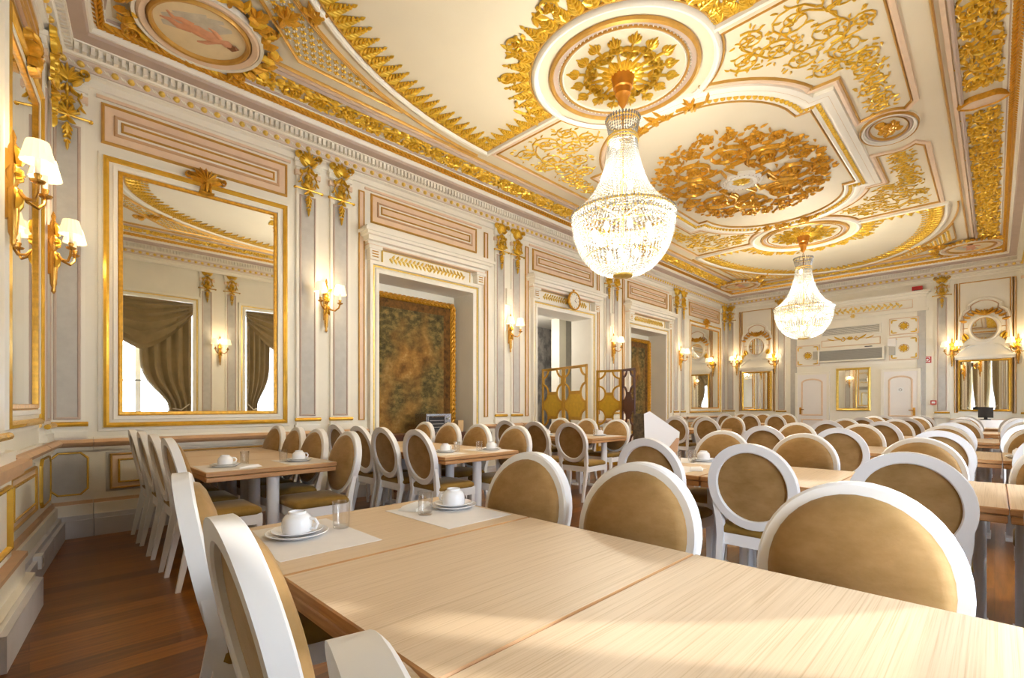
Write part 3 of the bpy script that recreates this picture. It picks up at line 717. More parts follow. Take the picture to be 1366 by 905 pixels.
# scroll panels between rosettes and centre
def scroll_border(sx, sy):
    xc = RX[0]; r = .98; P = []
    m = lambda x, y: ((x if sx < 0 else 2*XM-x), (y if sy < 0 else 2*YM-y))
    Y0 = .66+.01
    P += [(xc+.16, Y0), (7.12, Y0)]
    P += [(7.62+.47*cos(a), .94+.33*sin(a)) for a in [pi*1.20-.1*k for k in range(0, 10)] if .67 < .94+.33*sin(a) < 1.16]
    P += [(7.2, 1.17), (6.08, 1.17), (6.08, 1.43)]
    c = (6.53, YM); a0 = pi+math.acos((6.53-6.08)/1.43)*.98
    P += [(c[0]+1.44*cos(a), c[1]+1.44*sin(a)) for a in [a0-(a0-pi*1.11)*k/10 for k in range(11)]]
    P += [(xc+r*cos(a), YM+r*sin(a)) for a in [-.42-(1.40-.42)*k/8 for k in range(9)]]
    P = [m(*p) for p in P]
    ar = sum(P[i-1][0]*P[i][1]-P[i][0]*P[i-1][1] for i in range(len(P)))
    return P if ar > 0 else P[::-1]
SCR = [(4.86, 1.66, .13, 1), (5.12, 1.80, .15, -1), (5.20, 1.50, .17, 1), (4.90, 1.30, .20, -1), (4.90, .92, .16, 1), (5.26, 1.10, .19, -1), (5.50, 1.38, .15, 1), (5.30, .84, .10, -1), (5.60, 1.02, .18, 1), (5.85, 1.22, .14, -1), (5.88, .90, .13, 1), (6.13, .96, .13, -1), (6.36, .90, .13, 1), (6.58, .98, .12, -1), (6.80, .89, .12, 1), (7.0, .95, .11, -1)]
def arab():
    o = []; rn = random.Random(11)
    for i, (x, y, r, d) in enumerate(SCR):
        o += scroll(x, y, r, rn.uniform(0, 6.3), d, .0095, 9, .012, .014, True, 1.7, .2)
        if i < len(SCR)-1:
            x2, y2 = SCR[i+1][:2]; dx, dy = x2-x, y2-y; L = math.hypot(dx, dy)
            if L < .5: o.append(([(x+dx*t-dy/L*d*.07*sin(2*pi*t), y+dy*t+dx/L*d*.07*sin(2*pi*t)) for t in [k/8 for k in range(9)]], [.009]*9, .013))
        for k in range(10):
            a = rn.uniform(0, 6.3); rr = r*rn.uniform(1.0, 1.3); o.append(leaf(x+rr*cos(a), y+rr*sin(a), a+rn.uniform(-1, 1), .062, .0115, rn.uniform(-1.7, 1.7), .014, 4))
    return o
AR = arab()
inside = lambda p: .74 < p[1] and (p[0]-6.53)**2+(p[1]-YM)**2 > 1.5**2 and (p[0]-RX[0])**2+(p[1]-YM)**2 > 1.04**2 and p[0] > 4.64 and p[0] < 7.2 and (p[0] < 6.0 or p[1] < 1.12)
AR = [s_ for s_ in AR if sum(inside(p) for p in s_[0]) > .7*len(s_[0])]
for sx, sy, lab in ((-1, 1, 'gilded scroll panel on the ceiling left of the near chandelier'), (-1, -1, 'large gilded scroll panel on the ceiling right of the near chandelier'), (1, 1, 'gilded scroll panel on the ceiling left of the far chandelier'), (1, -1, 'gilded scroll panel on the ceiling right of the far chandelier')):
    t = thing('scroll_panel', lab, 'ceiling ornament', (0, 0, 0), 0, 'gilded scroll panels on the ceiling')
    mb = MB(); P = scroll_border(sx, sy)
    mb.mould(P, [(-.07, 0), (-.065, .02), (-.03, .026), (-.012, .012)], True, FC, 'pink_beige'); mb.mould(P, half_round(.022, .026), True, FC, 'gold_line'); mb.build('panel_border', t)
    mb = MB(); st = [([((p[0] if sx < 0 else 2*XM-p[0]), (p[1] if sy < 0 else 2*YM-p[1])) for p in pts], ws, h) for pts, ws, h in AR]
    mb.relief(st, FC, .003, 1, 'gold'); mb.build('scrollwork', t)
# small oval medallions on the long sides
for sy, lab in ((-1, 'small oval gilded medallion on the ceiling, window side'), (1, 'small oval gilded medallion on the ceiling, tapestry side')):
    y = .94 if sy < 0 else 2*YM-.94; t = thing('oval_medallion', lab, 'ceiling ornament', (7.62, y, ZC))
    f0 = lambda u, v, n: (u, v, -n); E_ = lambda a, b: [(a*cos(2*pi*k/36), b*sin(2*pi*k/36)) for k in range(36)]
    mb = MB(); mb.mould(E_(.40, .27), step_prof(.06, .05), True, f0, 'ivory'); mb.mould(E_(.40, .27), half_round(.02, .05, -.02), True, f0, 'gold_line'); mb.mould(E_(.34, .215), half_round(.04, .03), True, f0, 'mauve'); mb.mould(E_(.31, .19), half_round(.015, .03), True, f0, 'gold_line'); mb.build('oval_ring', t)
    mb = MB(); rn = random.Random(6)
    for k in range(40): a = rn.uniform(0, 6.3); r = rn.uniform(0, .8); mb.relief([leaf(.24*r*cos(a), .11*r*sin(a), rn.uniform(0, 6.3), .09, .026, rn.uniform(-1.4, 1.4), .045, 4)], f0, .002, 1, 'gold_deep')
    mb.build('leaf_cluster', t)
# chandelier rosettes
def rosette(x, lab):
    t = thing('ceiling_rosette', lab, 'ceiling ornament', (x, YM, ZC)); f0 = lambda u, v, n: (u, v, -n)
    Cc = lambda r: [(r*cos(2*pi*k/64), r*sin(2*pi*k/64)) for k in range(64)]
    mb = MB(); mb.mould(Cc(.93), [(-.04, 0), (-.03, .03), (0, .05), (.02, .045), (.03, .02), (.04, .02)], True, f0, 'ivory')
    mb.mould(Cc(.745), [(-.03, 0), (-.025, .035), (.0, .045), (.012, .03), (.02, 0)], True, f0, 'gold_line'); mb.mould(Cc(.70), [(-.045, .02), (-.03, .012), (.02, .01), (.03, 0)], True, f0, 'mauve')
    mb.mould(Cc(.655), half_round(.024, .022), True, f0, 'gold_line'); mb.mould(Cc(.63), half_round(.02, .014), True, f0, 'ivory')
    for k in range(90): a = 2*pi*k/90; mb.dome(.675*cos(a), .675*sin(a), .011, .02, f0, 5, 'ivory')
    mb.build('ring_moulding', t)
    st = []
    for k in range(16):
        a = 2*pi*k/16; big = k % 2 == 0; L = .60 if big else .56; ca, sa = cos(a), sin(a); P_ = lambda r, o: (r*ca-o*sa, r*sa+o*ca)
        st.append(([P_(.1, 0), P_(L*.5, 0), P_(L*.82, 0)], [.022, .014, .011], .03))
        for d in (-1.3, -.65, 0, .65, 1.3): q = P_(L*.78, 0); st.append(leaf(q[0], q[1], a+d, .13 if d == 0 else .10, .019, -1.2*d, .03))
        for s_ in (1, -1):
            for r, le, an in (((.60, .10, .9), (.44, .10, .7)) if big else ((.62, .09, .9), )): q = P_(L*r, 0); st.append(leaf(q[0], q[1], a+s_*an, le, .021, s_*1.5, .035))
            if big: q = P_(L*.56, s_*.055); st.append(spiral(q[0], q[1], .042, .012, a-s_*pi/2, s_*1.3, 12, .010, .035))
            else: q = P_(L*.68, s_*.04); st.append(spiral(q[0], q[1], .032, .01, a-s_*pi/2, s_*1.3, 12, .009, .03))
        for j in range(2): q = P_(.07+.05*j, .02*j); st.append(leaf(q[0], q[1], a+.25*j, .1, .028, .4*(1 if k % 2 else -1), .045))
    mb = MB(); mb.relief(st, f0, .004, 1, 'gold'); mb.build('acanthus_leaves', t)
rosette(RX[0], 'round gilded ceiling rosette around the near chandelier')
rosette(RX[1], 'round gilded ceiling rosette around the far chandelier')
# great central rosette
t = thing('ceiling_rosette', 'largest ceiling rosette, dense gold scrollwork between the two chandeliers', 'ceiling ornament', (XM, YM, ZC)); f0 = lambda u, v, n: (u, v, -n)
mb = MB(); st = []; rn = random.Random(21); SX, SY = 1.66, 1.16
for k in range(8):
    a = 2*pi*k/8+.2; d = 1 if k % 2 else -1; cx, cy = .56*SX*cos(a), .58*SY*sin(a)
    st += scroll(cx, cy, .31, a+pi, d, .03, 11, .022, .05, True, 1.75, .22)
    st += [spiral(cx, cy, .34, .16, a+pi+.2, d*1.1, 20, .012, .03)]
    st.append(([(.24*cos(a), .24*sin(a)), (.32*SX*cos(a+.3*d), .34*SY*sin(a+.3*d)), (cx+.3*cos(a+pi+d*.9), cy+.3*sin(a+pi+d*.9))], [.03, .026, .02], .04))
    for a2, q, r in ((a+pi/8, .80, .17), (a+.12, .88, .11), (a-.12, .90, .10)): st += scroll(q*SX*cos(a2), q*SY*sin(a2), r, a2, -d, .013, 9, .017, .034)
    for j in range(44):
        b = a+rn.uniform(-.4, .4); r = rn.uniform(.72, 1.0); st.append(leaf(r*SX*cos(b), r*SY*sin(b), b+rn.uniform(-1.3, 1.3), rn.uniform(.06, .11), rn.uniform(.013, .021), rn.uniform(-1.6, 1.6), rn.uniform(.02, .04), 4))
    for j in range(5):
        b = a+rn.uniform(-.4, .4); r = rn.uniform(.22, .72); st.append(leaf(r*SX*cos(b), r*SY*sin(b), b+rn.uniform(-1.6, 1.6), rn.uniform(.08, .12), rn.uniform(.014, .022), rn.uniform(-1.6, 1.6), rn.uniform(.02, .04), 4))
mb.relief(st, f0, .004, 1, 'gold_deep'); mb.build('scrollwork', t)
mb = MB(); mb.lathe([(.30, 0), (.30, -.03), (.27, -.05), (.22, -.045), (.21, -.06), (.17, -.06), (.15, -.03), (.0, -.03)], (0, 0, 0), 36, 'ivory', caps=False); mb.relief(flower(0, 0, .13, 8, .03), f0, .03, 1, 'gold')
for k in range(24): a = 2*pi*k/24; mb.dome(.25*cos(a), .25*sin(a), .01, .012, f0, 5, 'mauve', .045)
mb.build('centre_boss', t)
# ------------------------------------------------------------------ wall ornaments (local frame: x along the wall, y out of it, z up)
F0 = lambda u, v, n: (u, n, v)
ROT = {'left': pi, 'far': pi/2, 'right': 0, 'near': -pi/2-math.atan(SL)}
WP = {'left': FL, 'far': FF, 'right': FR, 'near': FN}
def on(wall, u, v, n=0): return WP[wall](u, v, n)
def drop():
    st = []
    for k in range(9): st.append(leaf(0, -.17, pi/2+(k-4)*.28, .17-.012*abs(k-4), .024, (k-4)*.12, .05))
    for s_ in (1, -1):
        st += [spiral(s_*.115, -.07, .042, .012, -pi/2 if s_ > 0 else -pi/2, s_*1.3, 14, .014, .05), leaf(s_*.03, -.2, pi/2-s_*.9, .12, .024, s_*.5, .05), leaf(s_*.02, -.22, -pi/2+s_*.5, .09, .02, s_*.6, .045)]
        st += [([(s_*.03, -.245), (s_*.085, -.27), (s_*.075, -.31), (s_*.10, -.36), (s_*.075, -.41), (s_*.085, -.44), (s_*.03, -.47)], [.009]*7, .025)]
        st += [leaf(s_*.085, -.3, pi/2-s_*.5, .06, .013, s_*.8, .03), leaf(s_*.095, -.38, -pi/2+s_*.4, .06, .013, s_*.8, .03)]
        st += [leaf(0, -.47, pi/2-s_*.6, .11, .024, s_*.6, .05), leaf(0, -.47, pi/2-s_*1.2, .09, .02, s_*.8, .05), leaf(0, -.5, -pi/2+s_*.6, .08, .018, s_*.8, .05)]
    st += flower(0, -.345, .055, 8, .05)
    st += [leaf(0, -.22, -pi/2, .07, .022, 0, .05), ([(0, -.2), (0, -.5)], [.012, .014], .03), leaf(0, -.56, -pi/2, .12, .03, 0, .04)]
    for k in range(4):
        y = -.58-.045*k; st += [leaf(0, y, -pi/2+.9, .06-.009*k, .015, -.6, .035, 4), leaf(0, y, -pi/2-.9, .06-.009*k, .015, .6, .035, 4)]
    st.append(leaf(0, -.72, -pi/2, .09, .014, 0, .035)); return st
dr0 = thing('gilded_drop_ornament', 'x', 'ornament', (0, 0, 0), 0, 'gilded drops at the tops of the pilasters')
m_ = MB(); m_.relief(drop(), F0, .0, 1, 'gold'); m_.build('cartouche', dr0)
m_ = MB(); m_.tube([F0(-.165, -.49, .02), F0(.165, -.49, .02)], .011, 8, 'gold_frame')
for s_ in (1, -1): m_.dome(s_*.165, -.49, .018, .035, F0, 8, 'gold_frame')
m_.build('rod', dr0)
DROPS = [('left', 2.44, 'gilded wall drop ornament, first pilaster right of the big mirror'), ('left', 2.865, 'gilded wall drop ornament just left of the near tapestry doorway'), ('left', 5.74, 'gilded wall drop ornament, first pilaster right of the near tapestry'), ('left', 6.13, 'gilded wall drop ornament just left of the clock doorway'),
  ('left', 9.0, 'gilded wall drop ornament, first pilaster right of the clock doorway'), ('left', 9.32, 'gilded wall drop ornament just left of the far tapestry doorway'), ('left', 12.2, 'gilded wall drop ornament, first pilaster right of the far tapestry'), ('left', 12.6, 'gilded wall drop ornament just left of the far side-wall mirror'),
  ('left', .245, 'large gilded drop ornament in the near corner left of the big mirror'), ('near', 5.58, 'gilded drop ornament at the extreme left beside the near-end mirror'), ('left', 15.38, 'gilded drop ornament in the far corner, side wall'), ('far', 5.87, 'gilded drop ornament in the far corner, end wall'), ('far', 4.42, 'gilded drop ornament on the end wall left of the air conditioner'), ('far', .9, 'gilded drop ornament on the end wall right of the double grilles'), ('right', 2.86, 'gilded drop ornament on a window pier, seen in the big mirror, nearer one'), ('right', 3.36, 'gilded drop ornament on a window pier, seen in the big mirror, further one')]
first = True
for w, u, lab in DROPS:
    p = on(w, u, 4.36, .058)
    if first: dr0.location = p; dr0.rotation_euler.z = ROT[w]; dr0['label'] = lab; first = False
    else: dup(dr0, p, ROT[w], lab)
# ------------------------------------------------------------------ mirrors
def shell():
    st = [leaf(0, -.02, pi/2+(k-4)*.3, .17, .026, (k-4)*.1, .06) for k in range(9)]
    for s_ in (1, -1): st += [spiral(s_*.16, .03, .03, .01, pi/2, -s_*1.2, 12, .01, .04), ([(s_*.03, -.02), (s_*.1, .03), (s_*.16, .06)], [.018, .014, .01], .05), leaf(s_*.02, -.04, -pi/2+s_*.35, .1, .024, -s_*.5, .05)]
    st += [leaf(0, .0, -pi/2, .14, .03, 0, .06), ([(-.07, -.12), (0, -.13), (.07, -.12)], [.012, .016, .012], .05)]; return st
def big_mirror(wall, u0, u1, v0, v1, lab, crest=True, fmat='gold_frame'):
    fr = WP[wall]; fr0 = lambda a, b, n: tuple(Vector(fr(a, b, n))-org)
    org = Vector(fr((u0+u1)/2, v0, 0)); t = thing('wall_mirror', lab, 'mirror', org)
    R_ = rect(u0, u1, v0, v1)
    m_ = MB(); m_.mould(R_, [(-.06, 0), (-.055, .02), (-.03, .02), (-.028, .03), (-.022, .05)], True, fr0, 'ivory'); m_.mould(R_, [(-.022, .05), (.0, .06), (.022, .045), (.024, .03)], True, fr0, fmat)
    m_.mould(R_, [(.024, .03), (.05, .035), (.055, .045), (.085, .045), (.09, .03)], True, fr0, 'ivory'); m_.mould(R_, [(.09, .03), (.1, .042), (.125, .04), (.13, .02)], True, fr0, 'gold_deep'); m_.build('frame', t)
    m_ = MB(); m_.box(u0+.115, u1-.115, v0+.115, v1-.115, .004, .024, 'mirror', fr0); m_.build('mirror_glass', t)
    if crest:
        m_ = MB(); f1 = lambda a, b, n: fr0((u0+u1)/2+a*1.0, v1+.03+b, n+.05); m_.relief(shell(), f1, 0, 1.2, 'gold_deep'); m_.build('shell_crest', t)
    return t
big_mirror('left', .52, 2.17, 1.03, 3.59, 'large gilt-framed wall mirror reflecting curtained windows, behind the left tables')
big_mirror('left', 13.0, 15.14, 1.03, 3.59, 'tall gilt-framed mirror at the far end of the side wall')
big_mirror('near', 4.12, 5.22, 1.1, 3.6, 'gilt-framed mirror on the near end wall, seen edge-on at far left')
def small_mirror(wall, c, w, v0, v1, lab, fmat='gold_frame', fw=.05, tilt=0):
    fr = WP[wall]; org = Vector(fr(c, v0, 0)); fr0 = lambda a, b, n: tuple(Vector(fr(c+a, v0+b, n))-org); t = thing('wall_mirror', lab, 'mirror', org)
    R_ = rect(-w, w, 0, v1-v0); m_ = MB(); m_.mould(R_, [(-.005, 0), (0, .05), (.02, .065), (fw-.01, .05), (fw, .03)], True, fr0, fmat); m_.build('frame', t)
    m_ = MB(); m_.box(-w+fw-.01, w-fw+.01, fw-.01, v1-v0-fw+.01, .015, .035, 'mirror', fr0); g_ = m_.build('mirror_glass', t); g_.rotation_euler.z = tilt; g_.location.x = -abs(tilt)*.25
small_mirror('far', 5.1, .42, 1.06, 2.24, 'end-wall mirror under the left oval mirror, near the corner')
small_mirror('far', .17, .44, 1.08, 2.28, 'end-wall mirror under the right oval mirror, showing drapery', 'gold_frame', .05, .075)
small_mirror('far', 2.68, .38, 1.08, 2.22, 'bright gold-framed mirror between the two white doors', 'gold_pale', .06)
for c, lab in ((5.1, 'small oval mirror high on the end wall, left of the doors'), (.17, 'small oval mirror high on the end wall, right of the doors')):
    org = Vector(FF(c, 3.0, 0)); f0 = lambda a, b, n: tuple(Vector(FF(c+a, 3.0+b, n))-org); t = thing('oval_mirror', lab, 'mirror', org)
    E_ = lambda a, b: [(a*cos(2*pi*k/36), b*sin(2*pi*k/36)) for k in range(36)]
    m_ = MB(); m_.mould(E_(.235, .275), [(-.05, .02), (-.04, .06), (0, .075), (.03, .05), (.035, .03)], True, f0, 'ivory'); m_.mould(E_(.205, .245), half_round(.015, .06), True, f0, 'gold_line'); m_.build('frame', t)
    m_ = MB(); m_.prism(E_(.205, .245), .02, .04, f0, 'mirror'); m_.build('mirror_glass', t)
    m_ = MB(); st = [leaf(0, .3, pi/2+(k-3)*.35, .15, .03, (k-3)*.12, .06) for k in range(7)]
    for s_ in (1, -1):
        for k in range(5): st.append(leaf(s_*(.05+.06*k), .36-.022*k*k*.5, pi/2-s_*(1.0+.15*k), .15, .034, s_*.8, .06))
    m_.relief(st, f0, .05, 1, 'gold_deep'); m_.build('shell_crest', t)
    for s_ in (1, -1):
        m_ = MB(); st = []
        for k in range(6): st.append(leaf(s_*(.27+.03*k), -.28-.03*k+.05, pi/2-s_*(.2+.5*k), .17, .034, s_*.9*(1 if k % 2 else -1), .05))
        st.append(spiral(s_*.42, -.3, .06, .02, 0, s_*1.2, 12, .018, .05))
        m_.relief(st, f0, .03, 1, 'gold'); m_.build('leaf_spray', t)
# ------------------------------------------------------------------ tapestries in the recesses
for i, lab in ((0, 'framed brown woodland tapestry in the recess behind the toaster oven'), (2, 'framed brown tapestry in the far recess beyond the clock')):
    a, b = DOORS[i]; c = (a+b)/2; YB = WL+.47; org = Vector((c, YB, .5)); w = (b-a)/2-.03; h = 2.42
    f0 = lambda u, v, n: (u, -n, v); t = thing('tapestry', lab, 'tapestry', org)
    m_ = MB(); m_.box(-w+.06, w-.06, .06, h-.06, .01, .03, 'tapestry', f0)
    m_.build('woven_panel', t)
    m_ = MB(); m_.mould(rect(-w+.07, w-.07, .07, h-.07), [(0, .025), (0, .034), (.14, .034), (.14, .025)], True, f0, 'tapestry_border'); m_.build('woven_border', t)
    m_ = MB(); m_.mould(rect(-w, w, 0, h), [(0, 0), (0, .05), (.025, .075), (.06, .06), (.08, .035), (.085, .02)], True, f0, 'gold_deep')
    n_ = 0
    for p0, p1 in (((-w+.04, h-.04), (w-.04, h-.04)), ((w-.04, h-.04), (w-.04, .04)), ((-w+.04, .04), (-w+.04, h-.04))): garland(m_, p0, p1, f0, .05, .055, 'gold_deep', .075)
    m_.build('gilt_frame', t)
# ------------------------------------------------------------------ wall sconces
def make_sconce():
    t = thing('wall_sconce', 'x', 'wall lamp', (0, 0, 0), 0, 'two-armed gilt wall sconces')
    m_ = MB(); m_.mat = 'brass'
    m_.lathe([(.004, -.36), (.016, -.34), (.012, -.31), (.022, -.28), (.03, -.1), (.03, -.03), (.016, -.01), (.03, .03), (.036, .07), (.022, .11), (.014, .14), (.026, .18), (.022, .22), (.012, .25), (.016, .28), (.003, .32)], (0, .045, 0), 14)
    m_.relief(flower(0, .06, .045, 8, .03)+[leaf(0, .12, pi/2+k*.6, .11, .016, k*.3, .03) for k in (-1, 0, 1)]+[leaf(0, -.02, -pi/2+k*.3, .13, .016, 0, .03) for k in (-1, 0, 1)], F0, .06, 1, 'gold_frame')
    m_.box(-.02, .02, 0, .05, -.2, .2); m_.build('backplate', t)
    for s_ in (1, -1):
        a = MB(); a.mat = 'brass'; a.tube([(0, .06, -.02), (s_*.03, .1, -.075), (s_*.07, .14, -.09), (s_*.11, .16, -.05), (s_*.125, .165, 0)], [.012, .011, .01, .01, .009], 8)
        a.lathe([(.008, -.01), (.03, .0), (.036, .012), (.012, .02), (.018, .04), (.018, .05), (.004, .05)], (s_*.125, .165, 0), 12); ao = a.build('arm', t)
        c = MB(); c.lathe([(.013, .045), (.013, .15), (.005, .155)], (s_*.125, .165, 0), 10, 'ivory'); c.build('candle_tube', ao)
        b = MB(); b.lathe([(.004, .15), (.014, .165), (.014, .185), (.003, .205)], (s_*.125, .165, 0), 10, 'sconce_bulb'); b.build('bulb', ao)
        h = MB(); n_ = 32
        pr = [(.078, .115), (.05, .235)]; vs = []
        for r, z in pr:
            for k in range(n_): q = r*(1+(.03 if k % 2 else -.03)); vs.append((s_*.125+q*cos(2*pi*k/n_), .165+q*sin(2*pi*k/n_), z))
        h.add(vs, [(k, (k+1) % n_, n_+(k+1) % n_, n_+k) for k in range(n_)], 'lamp_shade'); h.build('lamp_shade', t)
    return t
SC = make_sconce(); first = True
SCONCES = [('left', 2.655, 'gilt two-armed wall sconce right of the big mirror'), ('left', 5.94, 'gilt two-armed wall sconce between the near tapestry and the clock doorway'), ('left', 9.16, 'gilt two-armed wall sconce between the clock doorway and far tapestry'), ('left', 12.4, 'gilt two-armed wall sconce between the far tapestry and the far side mirror'),
  ('near', 4.04, 'gilt wall sconce at extreme left, the higher and larger of two'), ('near', 5.5, 'gilt wall sconce at far left beside the corner, the lower of two'),
  ('far', 5.66, 'gilt end-wall sconce nearest the far left corner'), ('far', 4.58, 'gilt end-wall sconce left of the left white door'), ('far', .72, 'gilt end-wall sconce right of the fire notice'), ('far', -.37, 'gilt end-wall sconce at the right edge, right of the oval mirror'),
  ('right', 3.11, 'gilt sconce on the window pier mirrored in the big mirror'), ('right', 6.27, 'gilt sconce on the second window pier, seen only in mirrors'), ('right', 9.5, 'gilt sconce on the third window pier, seen only in mirrors')]
SPOS = []
for w, u, lab in SCONCES:
    p = on(w, u, 2.5, .03); SPOS.append((w, u))
    if first: SC.location = p; SC.rotation_euler.z = ROT[w]; SC['label'] = lab; first = False
    else: dup(SC, p, ROT[w], lab)
# ------------------------------------------------------------------ clock, plates, signs, air conditioning
p = Vector(FL(7.6, 3.28, .14)); t = thing('wall_clock', 'round gilt-rimmed wall clock above the middle doorway', 'clock', p); f0 = lambda u, v, n: (u, -n, v)
m_ = MB(); m_.lathe([(.17, -.02), (.185, -.03), (.185, -.06), (.17, -.075), (.155, -.07), (.15, -.05)], (0, 0, 0), 36, 'gold_deep', 'y', False); m_.box(-.03, .03, -.01, .14, -.03, .03, 'gold_deep')
m_.relief([leaf(0, .19, pi/2+k*.6, .07, .02, 0, .02) for k in (-1, 0, 1)], f0, .03, 1, 'gold_deep'); m_.build('rim', t)
m_ = MB(); m_.lathe([(.155, -.05), (.15, -.055), (.0, -.055)], (0, 0, 0), 36, 'clock_face', 'y', False)
for k in range(12): a = pi*k/6; m_.relief([([(.12*sin(a), .12*cos(a)), (.14*sin(a), .14*cos(a))], [.005, .005], .002)], f0, .056, 1, 'dark')
m_.build('dial', t)
for nm, a, L, w in (('hour_hand', 2.0, .075, .006), ('minute_hand', .75, .115, .004)): h = MB(); h.relief([([(0, 0), (L*sin(a), L*cos(a))], [w, w*.6], .004)], f0, .058, 1, 'dark'); h.build(nm, t)
for u, lab in ((5.94, 'pale rectangular grille plate above the sconce left of the clock doorway'), (9.16, 'pale rectangular grille plate above the sconce right of the clock doorway')):
    m_ = MB(); plate(m_, u-.06, u+.06, 2.98, 3.26, .05, FL, 'cream', 0)
    for k in range(9): plate(m_, u-.045, u+.045, 3.0+.028*k, 3.012+.028*k, .055, FL, 'ivory', .05)
    m_.build('speaker_grille', label=lab, cat='speaker')
def vent(u0, u1, v0, v1, lab, name, n=.09, slats=9, mat='grey_vent', unit=True, sub='slat'):
    t = thing(name, lab, 'air conditioner' if unit else 'vent', FF((u0+u1)/2, v0, 0)); org = Vector(t.location); f0 = lambda a, b, n_: tuple(Vector(FF(a, b, n_))-org)
    m_ = MB(); m_.mould(rect(u0, u1, v0, v1), [(0, 0), (0, n), (.03, n), (.04, n-.02)], True, f0, 'ivory'); m_.build('frame', t)
    m_ = MB(); m_.box(u0+.03, u1-.03, v0+.03, v1-.03, .0, n-.052, mat, f0)
    m_.build('backing', t)
    m_ = MB(); sm_ = 'dark_slat' if not unit else 'vent_slat'; hh = (v1-v0-.06)/slats
    for k in range(slats): m_.add([f0(a, v0+.03+hh*k+b, c) for a in (u0+.035, u1-.035) for b, c in ((0, n-.03), (hh*.45, n-.05), (hh*.5, n-.05), (hh*.1, n-.026))], [(0, 1, 5, 4), (1, 2, 6, 5), (2, 3, 7, 6), (3, 0, 4, 7), (0, 3, 2, 1), (4, 5, 6, 7)], sm_)
    m_.build('slats', t); return t
vent(2.08, 3.42, 3.1, 3.36, 'long ventilation grille above the air conditioner on the end wall', 'vent_grille', .05, 7, 'dark', False)
ac = vent(2.0, 3.46, 2.4, 2.74, 'white wall air conditioner with grey grille above the gold mirror', 'air_conditioner', .2, 10, 'vent_slat')
org = Vector(ac.location); m_ = MB(); m_.box(2.25, 2.4, 2.745, 2.765, .1, .2, 'dark', lambda a, b, n: tuple(Vector(FF(a, b, n))-org)); m_.build('control_panel', ac)
m_ = MB(); plate(m_, 1.77, 1.93, 2.72, 2.92, .14, FF, 'white_paint', 0); plate(m_, 1.79, 1.91, 2.5, 2.7, .11, FF, 'vent_slat', 0); m_.build('ceiling_speaker', label='small white and grey speaker box right of the air conditioner', cat='speaker')
m_ = MB(); plate(m_, 3.46, 3.6, 2.5, 2.72, .1, FF, 'vent_slat', 0); m_.prism([(3.47, 2.72), (3.59, 2.72), (3.53, 2.77)], 0, .08, FF, 'white_paint'); m_.build('wall_speaker', label='small grey box left of the air conditioner', cat='speaker')
m_ = MB(); plate(m_, 1.09, 1.25, 2.26, 2.42, .012, FF, 'sign_white', 0); frame_line(m_, 1.105, 1.235, 2.275, 2.405, .022, .004, FF, 'red', .012); m_.relief([spiral(1.17, 2.34, .036, .036, 0, 1, 16, .014, .004)], FF, .012, 1, 'red'); m_.build('fire_sign', label='square red and white fire notice right of the right door', cat='sign')
m_ = MB(); plate(m_, 1.0, 1.11, 1.24, 1.34, .05, FF, 'red', 0); plate(m_, 1.02, 1.09, 1.265, 1.315, .055, FF, 'sign_white', 0); m_.build('fire_call_point', label='small red fire call point low beside the right door', cat='alarm')
m_ = MB(); m_.box(1.25, 1.45, 4.045, 4.15, .06, .16, 'red', FF); m_.box(1.28, 1.42, 4.04, 4.06, .05, .17, 'dark', FF); m_.build('alarm_sounder', label='dark red alarm box on top of the end-wall ledge', cat='alarm')
m_ = MB(); plate(m_, 4.62, 4.72, .1, .19, .12, FN, 'sign_white', .07); m_.dome(4.67, .145, .022, .004, FN, 10, 'vent_slat', .12); m_.build('wall_socket', label='white power socket in the near-end skirting', cat='socket')
# ------------------------------------------------------------------ window curtains (seen in the mirrors)
def drape(u0, u1, side, top=3.42):
    m_ = MB(); nu, nv = 30, 22; vs = []
    for j in range(nv+1):
        z = top+(0.06-top)*j/nv; g = 1-.55*math.exp(-((z-1.15)/.5)**2) if z > 1.15 else .45+.35*min(1, (1.15-z)/1.0)
        W = (u1-u0)*g
        for i in range(nu+1):
            s_ = i/nu; u = (u0+W*s_) if side < 0 else (u1-W*s_)
            vs.append(FR(u, z, .02+.045*sin(s_*pi*9)*(.6+.4*g)))
    vs2 = [(p[0], p[1]+.012, p[2]) for p in vs]; n = len(vs); w = nu+1
    fs = [(j*w+i, j*w+i+1, (j+1)*w+i+1, (j+1)*w+i) for j in range(nv) for i in range(nu)]
    m_.add(vs, fs, 'curtain'); m_.add(vs2, fs, 'curtain'); return m_
WN = ['first window from the near end', 'second window from the near end', 'third window from the near end', 'fourth window from the near end', 'last window before the end wall']
